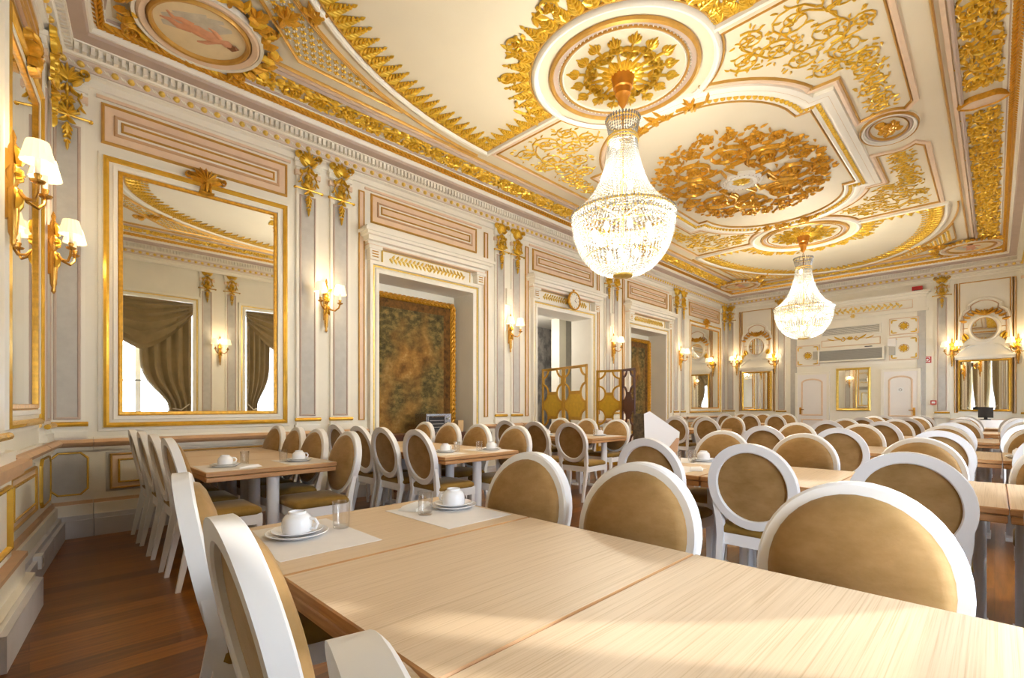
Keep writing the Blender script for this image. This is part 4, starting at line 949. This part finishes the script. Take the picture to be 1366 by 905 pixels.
for i, (a, b) in enumerate(WIN):
    t = thing('curtain', 'olive draped curtains with swag at the '+WN[i], 'curtain', (0, 0, 0)); c = (a+b)/2
    drape(a+.02, a+.55, -1).build('drape_panel', t); drape(b-(.95 if i == 0 else .8), b-.02, 1).build('drape_panel', t)
    m_ = MB(); nu, nv = 24, 16; vs = []
    for j in range(nv+1):
        for k in range(nu+1):
            s_ = k/nu; x = a+(b-a)*s_; sag = (.30+.42*j/nv)*4*s_*(1-s_)*(.35+.65*j/nv)
            vs.append(FR(x, 3.48-.55*j/nv*(1-.55*abs(2*s_-1))-sag*.75*(j/nv), .06+.035*sin(j*1.9+2*s_)+.05*sin(pi*s_)))
    m_.add(vs, [(j*(nu+1)+k, j*(nu+1)+k+1, (j+1)*(nu+1)+k+1, (j+1)*(nu+1)+k) for j in range(nv) for k in range(nu)], 'curtain'); m_.build('swag', t)
    m_ = MB(); m_.tube([FR(b-.38, 1.15, .09), FR(b-.22, 1.12, .1), FR(b-.02, 1.28, .03)], .012, 6, 'cord'); m_.tube([FR(a+.28, 1.15, .09), FR(a+.15, 1.12, .1), FR(a+.02, 1.28, .03)], .012, 6, 'cord'); m_.build('tieback_cord', t)
    m_ = MB(); nu = 44; lo, hi = (a+.05, b-.05); vs = []
    if i == 0: hi = lo+.42
    for z in (3.4, .14):
        for k in range(nu+1): vs.append(FR(lo+(hi-lo)*k/nu, z, -.12+.03*sin(k*1.25)))
    m_.add(vs, [(k, k+1, nu+2+k, nu+1+k) for k in range(nu)], 'sheer'); m_.build('sheer_curtain', label='white sheer curtain hanging in the '+WN[i], cat='curtain')
# ------------------------------------------------------------------ chandeliers
def oct_bead(mb, p, r, h, mat='crystal'):
    x, y, z = p; mb.add([(x+r, y, z), (x, y+r, z), (x-r, y, z), (x, y-r, z), (x, y, z+h), (x, y, z-h)], [(0, 1, 4), (1, 2, 4), (2, 3, 4), (3, 0, 4), (1, 0, 5), (2, 1, 5), (3, 2, 5), (0, 3, 5)], mat)
def along(pts, step):
    out = []; acc = 0
    for i in range(len(pts)-1):
        p, q = Vector(pts[i]), Vector(pts[i+1]); L = (q-p).length
        while acc < L: out.append(p+(q-p)*acc/L); acc += step
        acc -= L
    return out
def chandelier(x, lab):
    t = thing('chandelier', lab, 'chandelier', (x, YM, ZC), 0, 'crystal basket chandeliers'); Z = lambda z: z-ZC
    m_ = MB(); m_.lathe([(.13, Z(4.70)), (.12, Z(4.66)), (.108, Z(4.62)), (.1, Z(4.56)), (.085, Z(4.55)), (.08, Z(4.49)), (.06, Z(4.47)), (.05, Z(4.41)), (.02, Z(4.36)), (.012, Z(4.35)), (.0, Z(4.345))], (0, 0, 0), 24, 'canopy_wood', caps=False); m_.build('canopy', t)
    m_ = MB()
    for k in range(4):
        z = Z(4.33-.03*k); P = [(.016*cos(a), 0, z+.022*sin(a)) for a in [2*pi*i/12 for i in range(13)]]
        if k % 2: P = [(0, p[0], p[2]) for p in P]
        m_.tube(P, .0035, 6, 'brass')
    m_.tube([(0, 0, Z(4.235)), (0, 0, Z(2.6))], .012, 8, 'brass'); m_.build('chain', t)
    m_ = MB()
    for r, z, w in ((.165, 4.205, .008), (.145, 4.04, .01), (.16, 4.0, .008)):
        m_.tube([(r*cos(a), r*sin(a), Z(z)) for a in [2*pi*i/40 for i in range(41)]], w, 6, 'gold_pale')
    for k in range(6): a = pi*k/3; m_.tube([(0, 0, Z(4.05)), (.14*cos(a), .14*sin(a), Z(4.04))], .006, 6, 'brass')
    m_.build('crown_frame', t); m_ = MB()
    for r, z, w in ((.53, 3.21, .012), (.50, 3.14, .01), (.36, 2.8, .008), (.095, 2.585, .01)):
        m_.tube([(r*cos(a), r*sin(a), Z(z)) for a in [2*pi*i/40 for i in range(41)]], w, 6, 'gold_pale')
    for k in range(6):
        a = pi*k/3; m_.tube([(0, 0, Z(3.21)), (.5*cos(a), .5*sin(a), Z(3.2))], .007, 6, 'brass')
    m_.build('basket_frame', t); m_ = MB(); m_.lathe([(.0, Z(2.6)), (.09, Z(2.59)), (.08, Z(2.575)), (.03, Z(2.565)), (.0, Z(2.56))], (0, 0, 0), 20, 'gold_pale', caps=False); m_.build('finial', t)
    # crown of upright drops
    m_ = MB()
    for k in range(34):
        a = 2*pi*k/34
        for j in range(7): f = j/6; r = .135+.035*f; oct_bead(m_, (r*cos(a), r*sin(a), Z(4.05+.16*f)), .011, .016)
        oct_bead(m_, (.175*cos(a), .175*sin(a), Z(4.225)), .014, .022)
    m_.build('crown_drops', t)
    prof = [(.14, 4.035), (.15, 3.9), (.18, 3.75), (.225, 3.6), (.285, 3.48), (.37, 3.36), (.45, 3.28), (.525, 3.215)]
    s_ = MB()
    for p in along([(r, 0, Z(z)) for r, z in prof], .027): oct_bead(s_, p, .0115, .0145)
    s0 = s_.build('upper_strand', t); n_ = 60
    for k in range(1, n_): c = s0.copy(); c.parent = t; c.rotation_euler.z = 2*pi*k/n_; C.objects.link(c)
    prof = [(.525*cos(a)**.8+.0, 3.19-.595*sin(a)) for a in [pi/2*.93*i/12 for i in range(13)]]
    s_ = MB()
    for i, p in enumerate(along([(r, 0, Z(z)) for r, z in prof], .031)): oct_bead(s_, p, .017*(1-.012*i), .017)
    s1 = s_.build('basket_strand', t); n_ = 64
    for k in range(1, n_): c = s1.copy(); c.parent = t; c.rotation_euler.z = 2*pi*(k+.5)/n_; C.objects.link(c)
    m_ = MB()
    for k in range(100):
        a = 2*pi*k/100
        for j in range(4): r = .54-.008*j; oct_bead(m_, (r*cos(a), r*sin(a), Z(3.21-.032*j)), .014, .017)
        oct_bead(m_, (.50*cos(a), .50*sin(a), Z(3.06)), .012, .024)
    m_.build('rim_drops', t)
    b = MB()
    b.lathe([(.004, -.04), (.02, -.02), (.028, .01), (.016, .045), (.003, .06)], (0, 0, 0), 10, 'bulb')
    b0 = b.build('bulb', t, loc=(0.05, 0, Z(3.72)))
    spots = [(-.05, .03, 3.95), (.0, -.09, 3.5)]+[(.3*cos(2*pi*k/8), .3*sin(2*pi*k/8), 3.02) for k in range(8)]+[(.14*cos(2*pi*k/4+.4), .14*sin(2*pi*k/4+.4), 2.8) for k in range(4)]
    for q in spots: c = b0.copy(); c.parent = t; c.location = (q[0], q[1], Z(q[2])); C.objects.link(c)
    return t
chandelier(RX[0], 'nearer and larger-looking crystal chandelier with glowing basket'); chandelier(RX[1], 'far crystal chandelier hanging before the end wall')

# ------------------------------------------------------------------ chairs (local: faces +y, origin on the floor under the seat)
def make_chair():
    t = thing('dining_chair', 'x', 'chair', (0, 0, 0), 0, None)
    TI = .20                                       # lean of the back
    HW, HH, ZCN = .245, .258, .742
    yb = lambda z: -.205-(z-.45)*TI
    f0 = lambda u, v, n: (u, yb(v)+n, v)
    P = [(HW*cos(a), ZCN+HH*sin(a)) for a in [2*pi*k/44 for k in range(44)]]
    m_ = MB(); m_.mould(P, [(0, -.024), (-.001, .022), (.006, .028), (.048, .028), (.054, .022), (.054, -.018), (.048, -.024), (0, -.024)], True, f0, 'white_lacquer'); m_.build('back_frame', t, sharp=28)
    m_ = MB(); n_ = 36; vs = []
    for rr, dn in ((1, .0), (.97, .022), (.86, .036), (.55, .05), (.0, .056)):
        for k in range(n_): a = 2*pi*k/n_; vs.append(f0(rr*(HW-.03)*cos(a), ZCN+rr*(HH-.03)*sin(a), dn+.022))
    nb = len(vs)
    for rr in (1, .0):
        for k in range(n_): a = 2*pi*k/n_; vs.append(f0(rr*(HW-.05)*cos(a), ZCN+rr*(HH-.05)*sin(a), -.004-(1-rr)*.004))
    fs = [(t_*n_+k, t_*n_+(k+1) % n_, (t_+1)*n_+(k+1) % n_, (t_+1)*n_+k) for t_ in (0, 1, 2, 3) for k in range(n_)]+[(nb+k, nb+(k+1) % n_, nb+n_+(k+1) % n_, nb+n_+k) for k in range(n_)]
    m_.add(vs, fs, 'velvet'); m_.build('back_cushion', t, sharp=70)
    def bar(pts, mat='white_lacquer'):              # squared tapering bar through (x,y,z,wx,wy)
        b = MB(); vs = []
        for x, y, z, wx, wy in pts: vs += [(x-wx, y-wy, z), (x+wx, y-wy, z), (x+wx, y+wy, z), (x-wx, y+wy, z)]
        fs = [(4*i+k, 4*i+(k+1) % 4, 4*i+4+(k+1) % 4, 4*i+4+k) for i in range(len(pts)-1) for k in range(4)]+[(3, 2, 1, 0), tuple(range(len(vs)-4, len(vs)))]
        b.add(vs, fs, mat); return b
    for s_ in (1, -1):
        bar([(s_*.195, -.29, 0, .013, .014), (s_*.195, -.24, .25, .017, .019), (s_*.195, -.205, .42, .02, .024), (s_*.198, yb(.52), .52, .021, .02), (s_*.212, yb(.6), .6, .016, .018), (s_*.222, yb(.68), .68, .008, .014)]).build('leg', t, sharp=25)
        bar([(s_*.19, .205, 0, .012, .012), (s_*.195, .2, .25, .016, .016), (s_*.197, .195, .445, .02, .02)]).build('leg', t, sharp=25)
    m_ = MB(); R_ = [(-.215, -.215), (.215, -.215), (.222, .215), (-.222, .215)]
    f1 = lambda u, v, n: (u, v, n)
    m_.mould(R_, [(0, .37), (0, .44), (.03, .44), (.03, .37), (0, .37)], True, f1, 'white_lacquer'); m_.build('seat_rail', t, sharp=25)
    m_ = MB(); rr = []
    def rp(w, d, r, z):
        o = []
        for cx, cy, a0 in ((w-r, d-r, 0), (-w+r, d-r, pi/2), (-w+r, -d+r, pi), (w-r, -d+r, 3*pi/2)):
            for k in range(5): a = a0+pi/2*k/4; o.append((cx+r*cos(a), cy+r*sin(a), z))
        return o
    L_ = [rp(.215, .212, .04, .436), rp(.226, .222, .045, .452), rp(.224, .22, .045, .475), rp(.205, .2, .05, .492), rp(.13, .13, .06, .501), rp(.02, .02, .01, .503)]
    n_ = 20; vs = [p for l in L_ for p in l]
    m_.add(vs, [(j*n_+k, j*n_+(k+1) % n_, (j+1)*n_+(k+1) % n_, (j+1)*n_+k) for j in range(5) for k in range(n_)]+[tuple(range(n_))[::-1], tuple(range(5*n_, 6*n_))], 'velvet_seat'); m_.build('seat_cushion', t, sharp=60)
    return t
CH = make_chair(); used = [False]; rnd = random.Random(5)
ORD = ['first', 'second', 'third', 'fourth', 'fifth']
def place_chair(xb, y, face, label, group, turn=0):
    # xb: where the top of the backrest stands; face +1 looks towards +X
    x = xb+.315*face; rz = (-pi/2 if face > 0 else pi/2)+rnd.uniform(-.035, .035)+turn
    if not used[0]: CH.location = (x, y, 0); CH.rotation_euler.z = rz; CH['label'] = label; CH['group'] = group; used[0] = True
    else: dup(CH, (x, y, 0), rz, label, group)
# ------------------------------------------------------------------ tables
def make_table(w, d):
    t = thing('dining_table', 'x', 'table', (0, 0, 0), 0, None); g = .0015
    m_ = MB(); b = .004
    def slab(z0, z1, ins):
        a, c = w/2-g-ins, d/2-g-ins
        m_.add([(sx*(a-(b if k in (0, 3) else 0)), sy*(c-(b if k in (0, 3) else 0)), z) for k, z in enumerate((z0, z0+b, z1-b, z1)) for sx, sy in ((-1, -1), (1, -1), (1, 1), (-1, 1))], [(3, 2, 1, 0)], 'oak_edge')
        s_ = len(m_.v)-16
        for k in range(3):
            for i in range(4): m_.f.append((s_+4*k+i, s_+4*k+(i+1) % 4, s_+4*k+4+(i+1) % 4, s_+4*k+4+i)); m_.m.append('oak_edge')
        m_.f.append(tuple(s_+12+i for i in range(4))); m_.m.append('oak')
    slab(.718, .75, 0); m_.build('tabletop', t, sharp=20)
    m_ = MB(); slab(.68, .714, .004); m_.box(-w/2+.06, w/2-.06, -d/2+.06, d/2-.06, .71, .72, 'oak_edge'); m_.build('under_leaf', t, sharp=20)
    for s_ in (1, -1):
        l = MB(); l.lathe([(.03, .02), (.045, .03), (.045, .67), (.06, .675), (.06, .682)], (0, s_*d*.33, 0), 18, 'white_leg'); l.build('column_leg', t)
    l = MB(); l.box(-.15, .15, -d*.33-.05, -d*.33+.05, 0, .03, 'white_leg'); l.box(-.15, .15, d*.33-.05, d*.33+.05, 0, .03, 'white_leg'); l.box(-.03, .03, -d*.33, d*.33, .0, .025, 'white_leg'); l.build('base_plate', t, sharp=20)
    return t
TB = {}
def place_table(x0, x1, y0, y1, label, group):
    k = (round(x1-x0, 2), round(y1-y0, 2)); p = ((x0+x1)/2, (y0+y1)/2, 0)
    if k not in TB: TB[k] = make_table(*k); TB[k].location = p; TB[k]['label'] = label; TB[k]['group'] = group
    else: dup(TB[k], p, 0, label, group)
# rows along the window side (right) and along the mirror wall (left)
RROWS = [(.49, 'foreground row', [1.80, 1.05, .30], [1.53, .96, .27]), (3.14, 'second row, window side', [1.64, 1.0, .30, -.33], [1.68, 1.07, .36, -.3]), (5.84, 'third row, window side', [1.78, 1.09, .34, -.35], [1.81, 1.12, .38, -.3]), (8.5, 'fourth row, window side', [1.75, 1.1, .4, -.3], [1.78, 1.1, .36, -.32]), (11.1, 'fifth row, window side', [1.75, 1.1, .4, -.3], [1.76, 1.08, .4, -.32]), (13.55, 'last row, window side', [1.75, 1.1, .4, -.3], [])]
for x0, nm, ya, yb_ in RROWS:
    W = 1.0 if x0 < 13 else .8
    for k, (a, b) in enumerate(((1.385, 2.03), (.67, 1.385), (-.045, .67), (-.47, -.045))):
        place_table(x0, x0+W, a, b, 'oak-topped table, %s, %s from the aisle' % (nm, ORD[k]), 'oak tables, '+nm)
    for k, y in enumerate(ya): place_chair(x0-.22+((.07, .0, -.075)[k] if x0 < 1 else 0), y, 1, 'chair back-on, %s, near side, %s from the aisle' % (nm, ORD[k]), 'near-side chairs, '+nm, (-.22, -.09, -.30)[k] if x0 < 1 else 0)
    for k, y in enumerate(yb_): place_chair(x0+W+.19, y, -1, 'gold-cushioned chair facing us, %s, far side, %s from aisle' % (nm, ORD[k]), 'far-side chairs, '+nm)
LROWS = [(.865, 1.81, 3.85, 'row below the big mirror', [3.95, 4.5, 5.03, 5.55], [3.88, 4.5, 5.0, 5.54], .66, 1.93), (2.65, 3.6, 3.5, 'row before the toaster oven', [3.75, 4.35, 4.85, 5.4], [3.68, 4.3, 4.85, 5.4], 2.5, 3.76), (5.6, 6.5, 4.0, 'row before the folding screens', [3.86, 4.44, 5.02], [4.25, 4.85, 5.4], 4.88, 6.64), (8.95, 9.9, 3.7, 'row before the far tapestry', [3.7, 4.3, 4.9], [3.75, 4.35, 4.95], 8.68, 10.08), (12.95, 13.9, 3.7, 'row in the far left corner', [3.75, 4.35, 4.95], [3.85, 4.45, 5.0], 12.75, 14.1)]
for x0, x1, y0, nm, ya, yb_, xa, xb in LROWS:
    n_ = 3 if x0 < 3 else 2
    for k in range(n_): place_table(x0, x1, y0+.66*k, y0+.66*(k+1), 'oak-topped table, %s, %s from the aisle' % (nm, ORD[k]), 'oak tables, '+nm)
    for k, y in enumerate(ya): place_chair(xa, y, 1, 'chair, %s, near side, %s from the aisle' % (nm, ORD[k]), 'near-side chairs, '+nm)
    for k, y in enumerate(yb_): place_chair(xb, y, -1, 'chair, %s, far side, %s from the aisle' % (nm, ORD[k]), 'far-side chairs, '+nm)
# ------------------------------------------------------------------ place settings
ZT = .7505
def crockery():
    p = MB(); p.lathe([(.0, .004), (.06, .004), (.075, .007), (.104, .018), (.106, .016), (.078, .002), (.06, .0), (.0, .0)], (0, 0, 0), 36, 'porcelain', caps=False); pl = p.build('plate')
    s_ = MB(); s_.lathe([(.0, .004), (.045, .004), (.06, .007), (.086, .016), (.088, .014), (.062, .001), (.045, .0), (.0, .0)], (0, 0, 0), 36, 'porcelain', caps=False); sa = s_.build('saucer')
    c = thing('cup', 'x', 'cup'); b = MB()
    b.lathe([(.047, .0), (.05, .001), (.052, .03), (.048, .05), (.036, .062), (.031, .064), (.03, .072), (.026, .072), (.025, .065), (.0, .063)], (0, 0, 0), 28, 'porcelain', caps=False); b.build('bowl', c)
    h = MB(); h.tube([(.049, 0, .012), (.07, 0, .014), (.078, 0, .03), (.068, 0, .046), (.048, 0, .048)], .0055, 8, 'porcelain'); h.build('handle', c)
    g = MB(); g.lathe([(.0, .0), (.028, .0), (.03, .004), (.033, .1), (.0315, .1), (.027, .01), (.0, .009)], (0, 0, 0), 24, 'tumbler_glass', caps=False); gl = g.build('water_glass')
    n = MB(); R_ = rect(-.085, .085, -.045, .045)
    n.add([(x, y, z) for x, y, z in ((-.085, -.045, .001), (.085, -.045, .001), (.085, .045, .001), (-.085, .045, .001), (-.08, -.04, .012), (.06, -.03, .02), (.08, .04, .012), (-.06, .035, .018), (0, 0, .024))], [(3, 2, 1, 0), (0, 1, 5, 4), (1, 2, 6, 5), (2, 3, 7, 6), (3, 0, 4, 7), (4, 5, 8), (5, 6, 8), (6, 7, 8), (7, 4, 8)], 'napkin'); na = n.build('napkin')
    m2 = MB(); m2.box(-.17, .17, -.225, .225, 0, .0012, 'paper'); ma = m2.build('placemat')
    return dict(plate=pl, saucer=sa, cup=c, glass=gl, napkin=na, placemat=ma)
CR = crockery(); done = set()
CATS = dict(plate='plate', saucer='saucer', cup='cup', glass='glass', napkin='napkin', placemat='placemat')
def put(kind, x, y, z, rot, label):
    o = CR[kind]; g = dict(plate='white plates under the cups', saucer='white saucers', cup='upturned white cups', glass='water tumblers', napkin='folded napkins', placemat='paper placemats')[kind]
    if kind in done: o = dup(o, (x, y, z), rot, label, g)
    else: done.add(kind); o.location = (x, y, z); o.rotation_euler = (0, 0, rot); o['label'] = label; o['group'] = g
    o['category'] = CATS[kind]
def setting(cx, cy, where, glass=None, napkin=None, mat=None, hr=0):
    if mat: put('placemat', mat[0], mat[1], ZT, rnd.uniform(-.03, .03), 'white paper placemat '+where)
    z = ZT+.0014
    put('plate', cx, cy, z, 0, 'white plate under the saucer '+where); put('saucer', cx, cy, z+.010, 0, 'white saucer under the upturned cup '+where); put('cup', cx, cy, z+.016, hr, 'upturned white cup '+where)
    if glass: put('glass', glass[0], glass[1], z, 0, 'clear water glass '+where)
    if napkin: put('napkin', napkin[0], napkin[1], z, napkin[2], 'folded white napkin '+where)
setting(.68, 1.77, 'at the left of the foreground table', (.845, 1.77), None, (.70, 1.735), -.9)
setting(1.375, 1.755, 'at the right of the foreground table', (1.20, 1.725), (1.25, 1.87, .5), (1.29, 1.69), 1.9)
setting(1.06, 4.16, 'at the left on the table below the big mirror', (1.22, 4.25), (1.17, 3.99, .2), (1.05, 4.12), 0)
setting(1.60, 4.13, 'at the right on the table below the big mirror', (1.50, 4.2), None, (1.62, 4.12), 0)
setting(2.93, 3.87, 'at the left on the toaster oven row', (3.07, 3.86), None, (2.86, 3.86), 0)
setting(3.43, 3.74, 'at the right on the toaster oven row', (3.28, 3.76), None, (3.40, 3.76), 0)
setting(6.22, 4.3, 'at the right on the folding screen row', (6.12, 4.32), None, (6.28, 4.28), 0)
setting(5.76, 4.98, 'at the left on the folding screen row', None, None, (5.8, 4.98), 0)
setting(3.45, 1.78, 'at the near edge of the second window-side row', (3.60, 1.77), (3.42, 1.53, .4), (3.4, 1.74), 2)
setting(3.98, 1.72, 'at the far edge of the second window-side row', (3.85, 1.76), None, (3.94, 1.74), 0)
setting(6.2, -.16, 'on the third window-side row close to the right edge', None, None, None, 0)
# ------------------------------------------------------------------ menu stand on the second row
t = thing('menu_stand', 'white folded menu card standing among cups beyond the aisle, brown swoosh', 'menu', (3.78, 2.0, ZT))
m_ = MB()
def sheet(pts, th, mat):
    P = [Vector(p) for p in pts]; nrm = (P[1]-P[0]).cross(P[2]-P[0]).normalized()*th; n = len(P); m_.add([tuple(p) for p in P]+[tuple(p+nrm) for p in P], [tuple(range(n))[::-1], tuple(range(n, 2*n))]+[(i, (i+1) % n, n+(i+1) % n, n+i) for i in range(n)], mat)
t.location = (3.62, 1.98, ZT)
A0 = Vector((-.06, .04, 0)); U = Vector((.62, -.5, 0)).normalized()
f_ = lambda a, h, o=0: tuple(A0+U*a+Vector((-.02*h, .02*h, h))+Vector((-.62, -.62, 0)).normalized()*o)
sheet([f_(0, 0), f_(.27, 0), f_(.30, .25), f_(.05, .42), f_(0, .4)], .004, 'white_paint'); m_.build('card', t)
m_ = MB(); sheet([f_(.12, .0, .006), f_(.26, 0, .006), f_(.295, .2, .006), f_(.27, .2, .006), f_(.21, .13, .006)], .001, 'card_brown'); m_.build('swoosh', t)
m_ = MB(); Vd = Vector((-.1, .62, 0)).normalized(); g_ = lambda a, h: tuple(A0+Vd*a+Vector((0, 0, h))); sheet([g_(0, 0), g_(.1, 0), g_(.1, .4), g_(0, .4)], .004, 'card_photo'); m_.build('side_flap', t)
# ------------------------------------------------------------------ folding screens
def screen_panel(w, h, frame, fill):
    m_ = MB(); th = .024; f0 = lambda u, v, n: (u, n-.012, v)
    for u0, u1, v0, v1 in ((0, .045, 0, h), (w-.045, w, 0, h), (0, w, h-.045, h), (0, w, 0, .06)): m_.box(u0, u1, v0, v1, 0, th, frame, f0)
    c = w/2; hw = w/2-.04; p = []; ch_ = (h-.05)/4; r = min(.155, hw*.62)
    def cell(v0, v1, ins=0):                        # block with its four corners scooped out
        P = []; R_ = r+ins
        for cx, cy, a0 in ((c-hw, v0, pi/2), (c+hw, v0, pi), (c+hw, v1, 3*pi/2), (c-hw, v1, 0)): P += [(cx+R_*cos(a0-pi/2*k/7), cy+R_*sin(a0-pi/2*k/7)) for k in range(8)]
        if ins: P = [(max(c-hw+ins*.8, min(c+hw-ins*.8, x)), max(v0+ins*.8, min(v1-ins*.8, y))) for x, y in P]
        return P
    for j in range(4):
        v0 = .03+ch_*j; v1 = v0+ch_
        if j % 2 == 0: p.append(MB().prism(cell(v0, v1, .012), .004, th-.004, f0, fill))
        P = cell(v0, v1); m_.mould(P, [(-.004, 0), (-.004, th), (.03, th), (.03, 0), (-.004, 0)], True, f0, frame)
    return m_, p
def screen(loc, panels, lab, h=1.95):
    t = thing('folding_screen', lab, 'folding screen', loc); x, y = 0, 0
    for i, (w, ang, frame, fill) in enumerate(panels):
        m_, p = screen_panel(w, h, frame, fill); o = m_.build('lattice_panel', t, loc=(x, y, 0), rotz=ang, sharp=20)
        for q in p: q.build('inset_panel', o, sharp=20)
        x += cos(ang)*w; y += sin(ang)*w
screen((7.37, 6.5, 0), [(.70, -1.80, 'screen_gold', 'screen_panel'), (.78, -1.90, 'screen_gold', 'screen_panel')], 'gold lattice folding screen before the clock doorway, left of the pair')
screen((8.40, 5.9, 0), [(.56, -1.37, 'screen_gold', 'screen_panel'), (.51, -2.08, 'rosewood_and_shade', 'rosewood_and_shade')], 'lattice folding screen with a wing coloured dark as shade, right of the pair')  # second wing painted dark to stand for the shade on its face
# ------------------------------------------------------------------ toaster oven on its console
t = thing('console_table', 'white console table under the toaster oven in the tapestry recess', 'table', (4.35, 6.12, 0))
m_ = MB(); m_.box(-.75, .6, -.2, .2, .77, .8, 'rosewood_and_shade'); m_.build('table_top', t, sharp=20)
m_ = MB(); m_.box(-.72, .57, -.17, .17, .66, .77, 'rosewood_and_shade'); m_.build('apron', t, sharp=20)
for sx in (-.7, .55):
    for sy in (-.16, .16): m_ = MB(); m_.box(sx-.025, sx+.025, sy-.025, sy+.025, 0, .68, 'rosewood_and_shade'); m_.build('leg', t, sharp=20)
t = thing('toaster_oven', 'steel toaster oven with glass door in front of the tapestry', 'oven', (4.38, 6.08, .8))
m_ = MB(); f0 = lambda u, v, n: (u, -.14-n, v)
m_.box(-.23, .23, -.14, .15, .015, .29, 'steel'); 
for sx in (-.2, .2): m_.box(sx-.02, sx+.02, -.12, .12, 0, .02, 'dark')
m_.build('body', t, sharp=20)
m_ = MB(); m_.box(-.2, .1, .05, .25, 0, .012, 'dark', f0); frame_line(m_, -.2, .1, .05, .25, .02, .016, f0, 'steel'); 
for k in range(3): m_.tube([f0(-.18, .09+.05*k, .014), f0(.08, .09+.05*k, .014)], .003, 6, 'vent_slat')
o = m_.build('door', t); h = MB(); h.tube([f0(-.16, .245, .03), f0(.06, .245, .03)], .008, 8, 'steel'); h.build('handle', o)
for k in range(3): m_ = MB(); m_.lathe([(.0, -.163), (.018, -.163), (.02, -.14)], (.165, 0, .08+.07*k), 12, 'vent_slat', 'y', False); m_.build('knob', t)
m_ = MB(); m_.box(4.82, 4.93, 6.03, 6.12, .8, .98, 'beige_box'); m_.build('paper_box', label='small beige box on the console right of the toaster oven', cat='box')
# ------------------------------------------------------------------ service table with till at the end wall
t = thing('service_table', 'white service table against the end wall under the right mirror', 'table', (14.85, .1, 0))
m_ = MB(); m_.box(-.3, .3, -.55, .55, .86, .9, 'white_paint'); m_.build('table_top', t, sharp=20)
for sx in (-.26, .26):
    for sy in (-.5, .5): m_ = MB(); m_.box(sx-.025, sx+.025, sy-.025, sy+.025, 0, .86, 'white_paint'); m_.build('leg', t, sharp=20)
m_ = MB(); m_.box(-.28, .28, -.53, .53, .74, .86, 'white_paint'); m_.build('apron', t, sharp=20)
t = thing('till_screen', 'black till screen standing on the service table at the end wall', 'till', (14.75, .14, .9))
m_ = MB(); m_.box(-.02, .02, -.12, .12, .05, .28, 'dark'); m_.build('screen', t, sharp=20); m_ = MB(); m_.box(-.09, .09, -.08, .08, 0, .02, 'dark'); m_.box(-.02, .02, -.03, .03, .02, .08, 'dark'); m_.build('stand', t, sharp=20)

# ------------------------------------------------------------------ light
def light(name, typ, loc, energy, col, rot=None, **kw):
    l = bpy.data.lights.new(name, typ); l.energy = energy; l.color = col
    for k, v in kw.items(): setattr(l, k, v)
    o = bpy.data.objects.new(name, l); C.objects.link(o); o.location = loc
    if rot: o.rotation_euler = rot
    return o
WARM = (1, .92, .76)
for x in RX:
    light('chandelier_light', 'POINT', (x, YM, 3.0), 150, WARM, shadow_soft_size=.16)
    light('chandelier_light', 'POINT', (x, YM, 3.6), 30, WARM, shadow_soft_size=.08)
for w, u in SPOS:
    light('sconce_light', 'POINT', on(w, u, 2.68, .24), 4.5, (1, .76, .46), shadow_soft_size=.05)
for (a, b), pw_ in zip(WIN, (175, 165, 120, 100, 100)):
    light('window_daylight', 'AREA', ((a+b)/2, WR-.55, 1.85), pw_, (.80, .90, 1), (pi/2, 0, 0), shape='RECTANGLE', size=b-a-.1, size_y=3.2)
sun = light('sun', 'SUN', (0, -6, 8), 1.9, (1, .95, .86), angle=R(1.2))
az = Vector((-.54, .84, 0)).normalized(); d = Vector((az.x*cos(R(40)), az.y*cos(R(40)), -sin(R(40)))); sun.rotation_euler = d.to_track_quat('-Z', 'Y').to_euler()
light('side_room_fill', 'POINT', (7.6, 7.9, 2.7), 45, (1, .95, .88), shadow_soft_size=.2)  # added fill without a fixture, brightens the dark side room
w = bpy.data.worlds.new('sky'); sc.world = w; w.use_nodes = True; bg = w.node_tree.nodes['Background']; bg.inputs['Color'].default_value = (.82, .9, 1, 1); bg.inputs['Strength'].default_value = 2.2
# ------------------------------------------------------------------ camera and view
cam = bpy.data.cameras.new('camera'); cam.sensor_width = 36; cam.lens = 644/1366*36; cam.shift_y = 88.5/1366; cam.clip_start = .02
co = bpy.data.objects.new('camera', cam); C.objects.link(co); co.location = (0, 0, 1.22); co.rotation_euler = (pi/2, 0, -pi/4); sc.camera = co
vs_ = sc.view_settings; vs_.view_transform = 'Standard'; vs_.look = 'None'; vs_.gamma = 1; vs_.use_curve_mapping = False; vs_.exposure = .68
cy = sc.cycles; cy.use_denoising = True; cy.max_bounces = 8; cy.diffuse_bounces = 4; cy.glossy_bounces = 4; cy.transparent_max_bounces = 16; cy.transmission_bounces = 4; cy.sample_clamp_indirect = 6; cy.caustics_reflective = False; cy.caustics_refractive = False
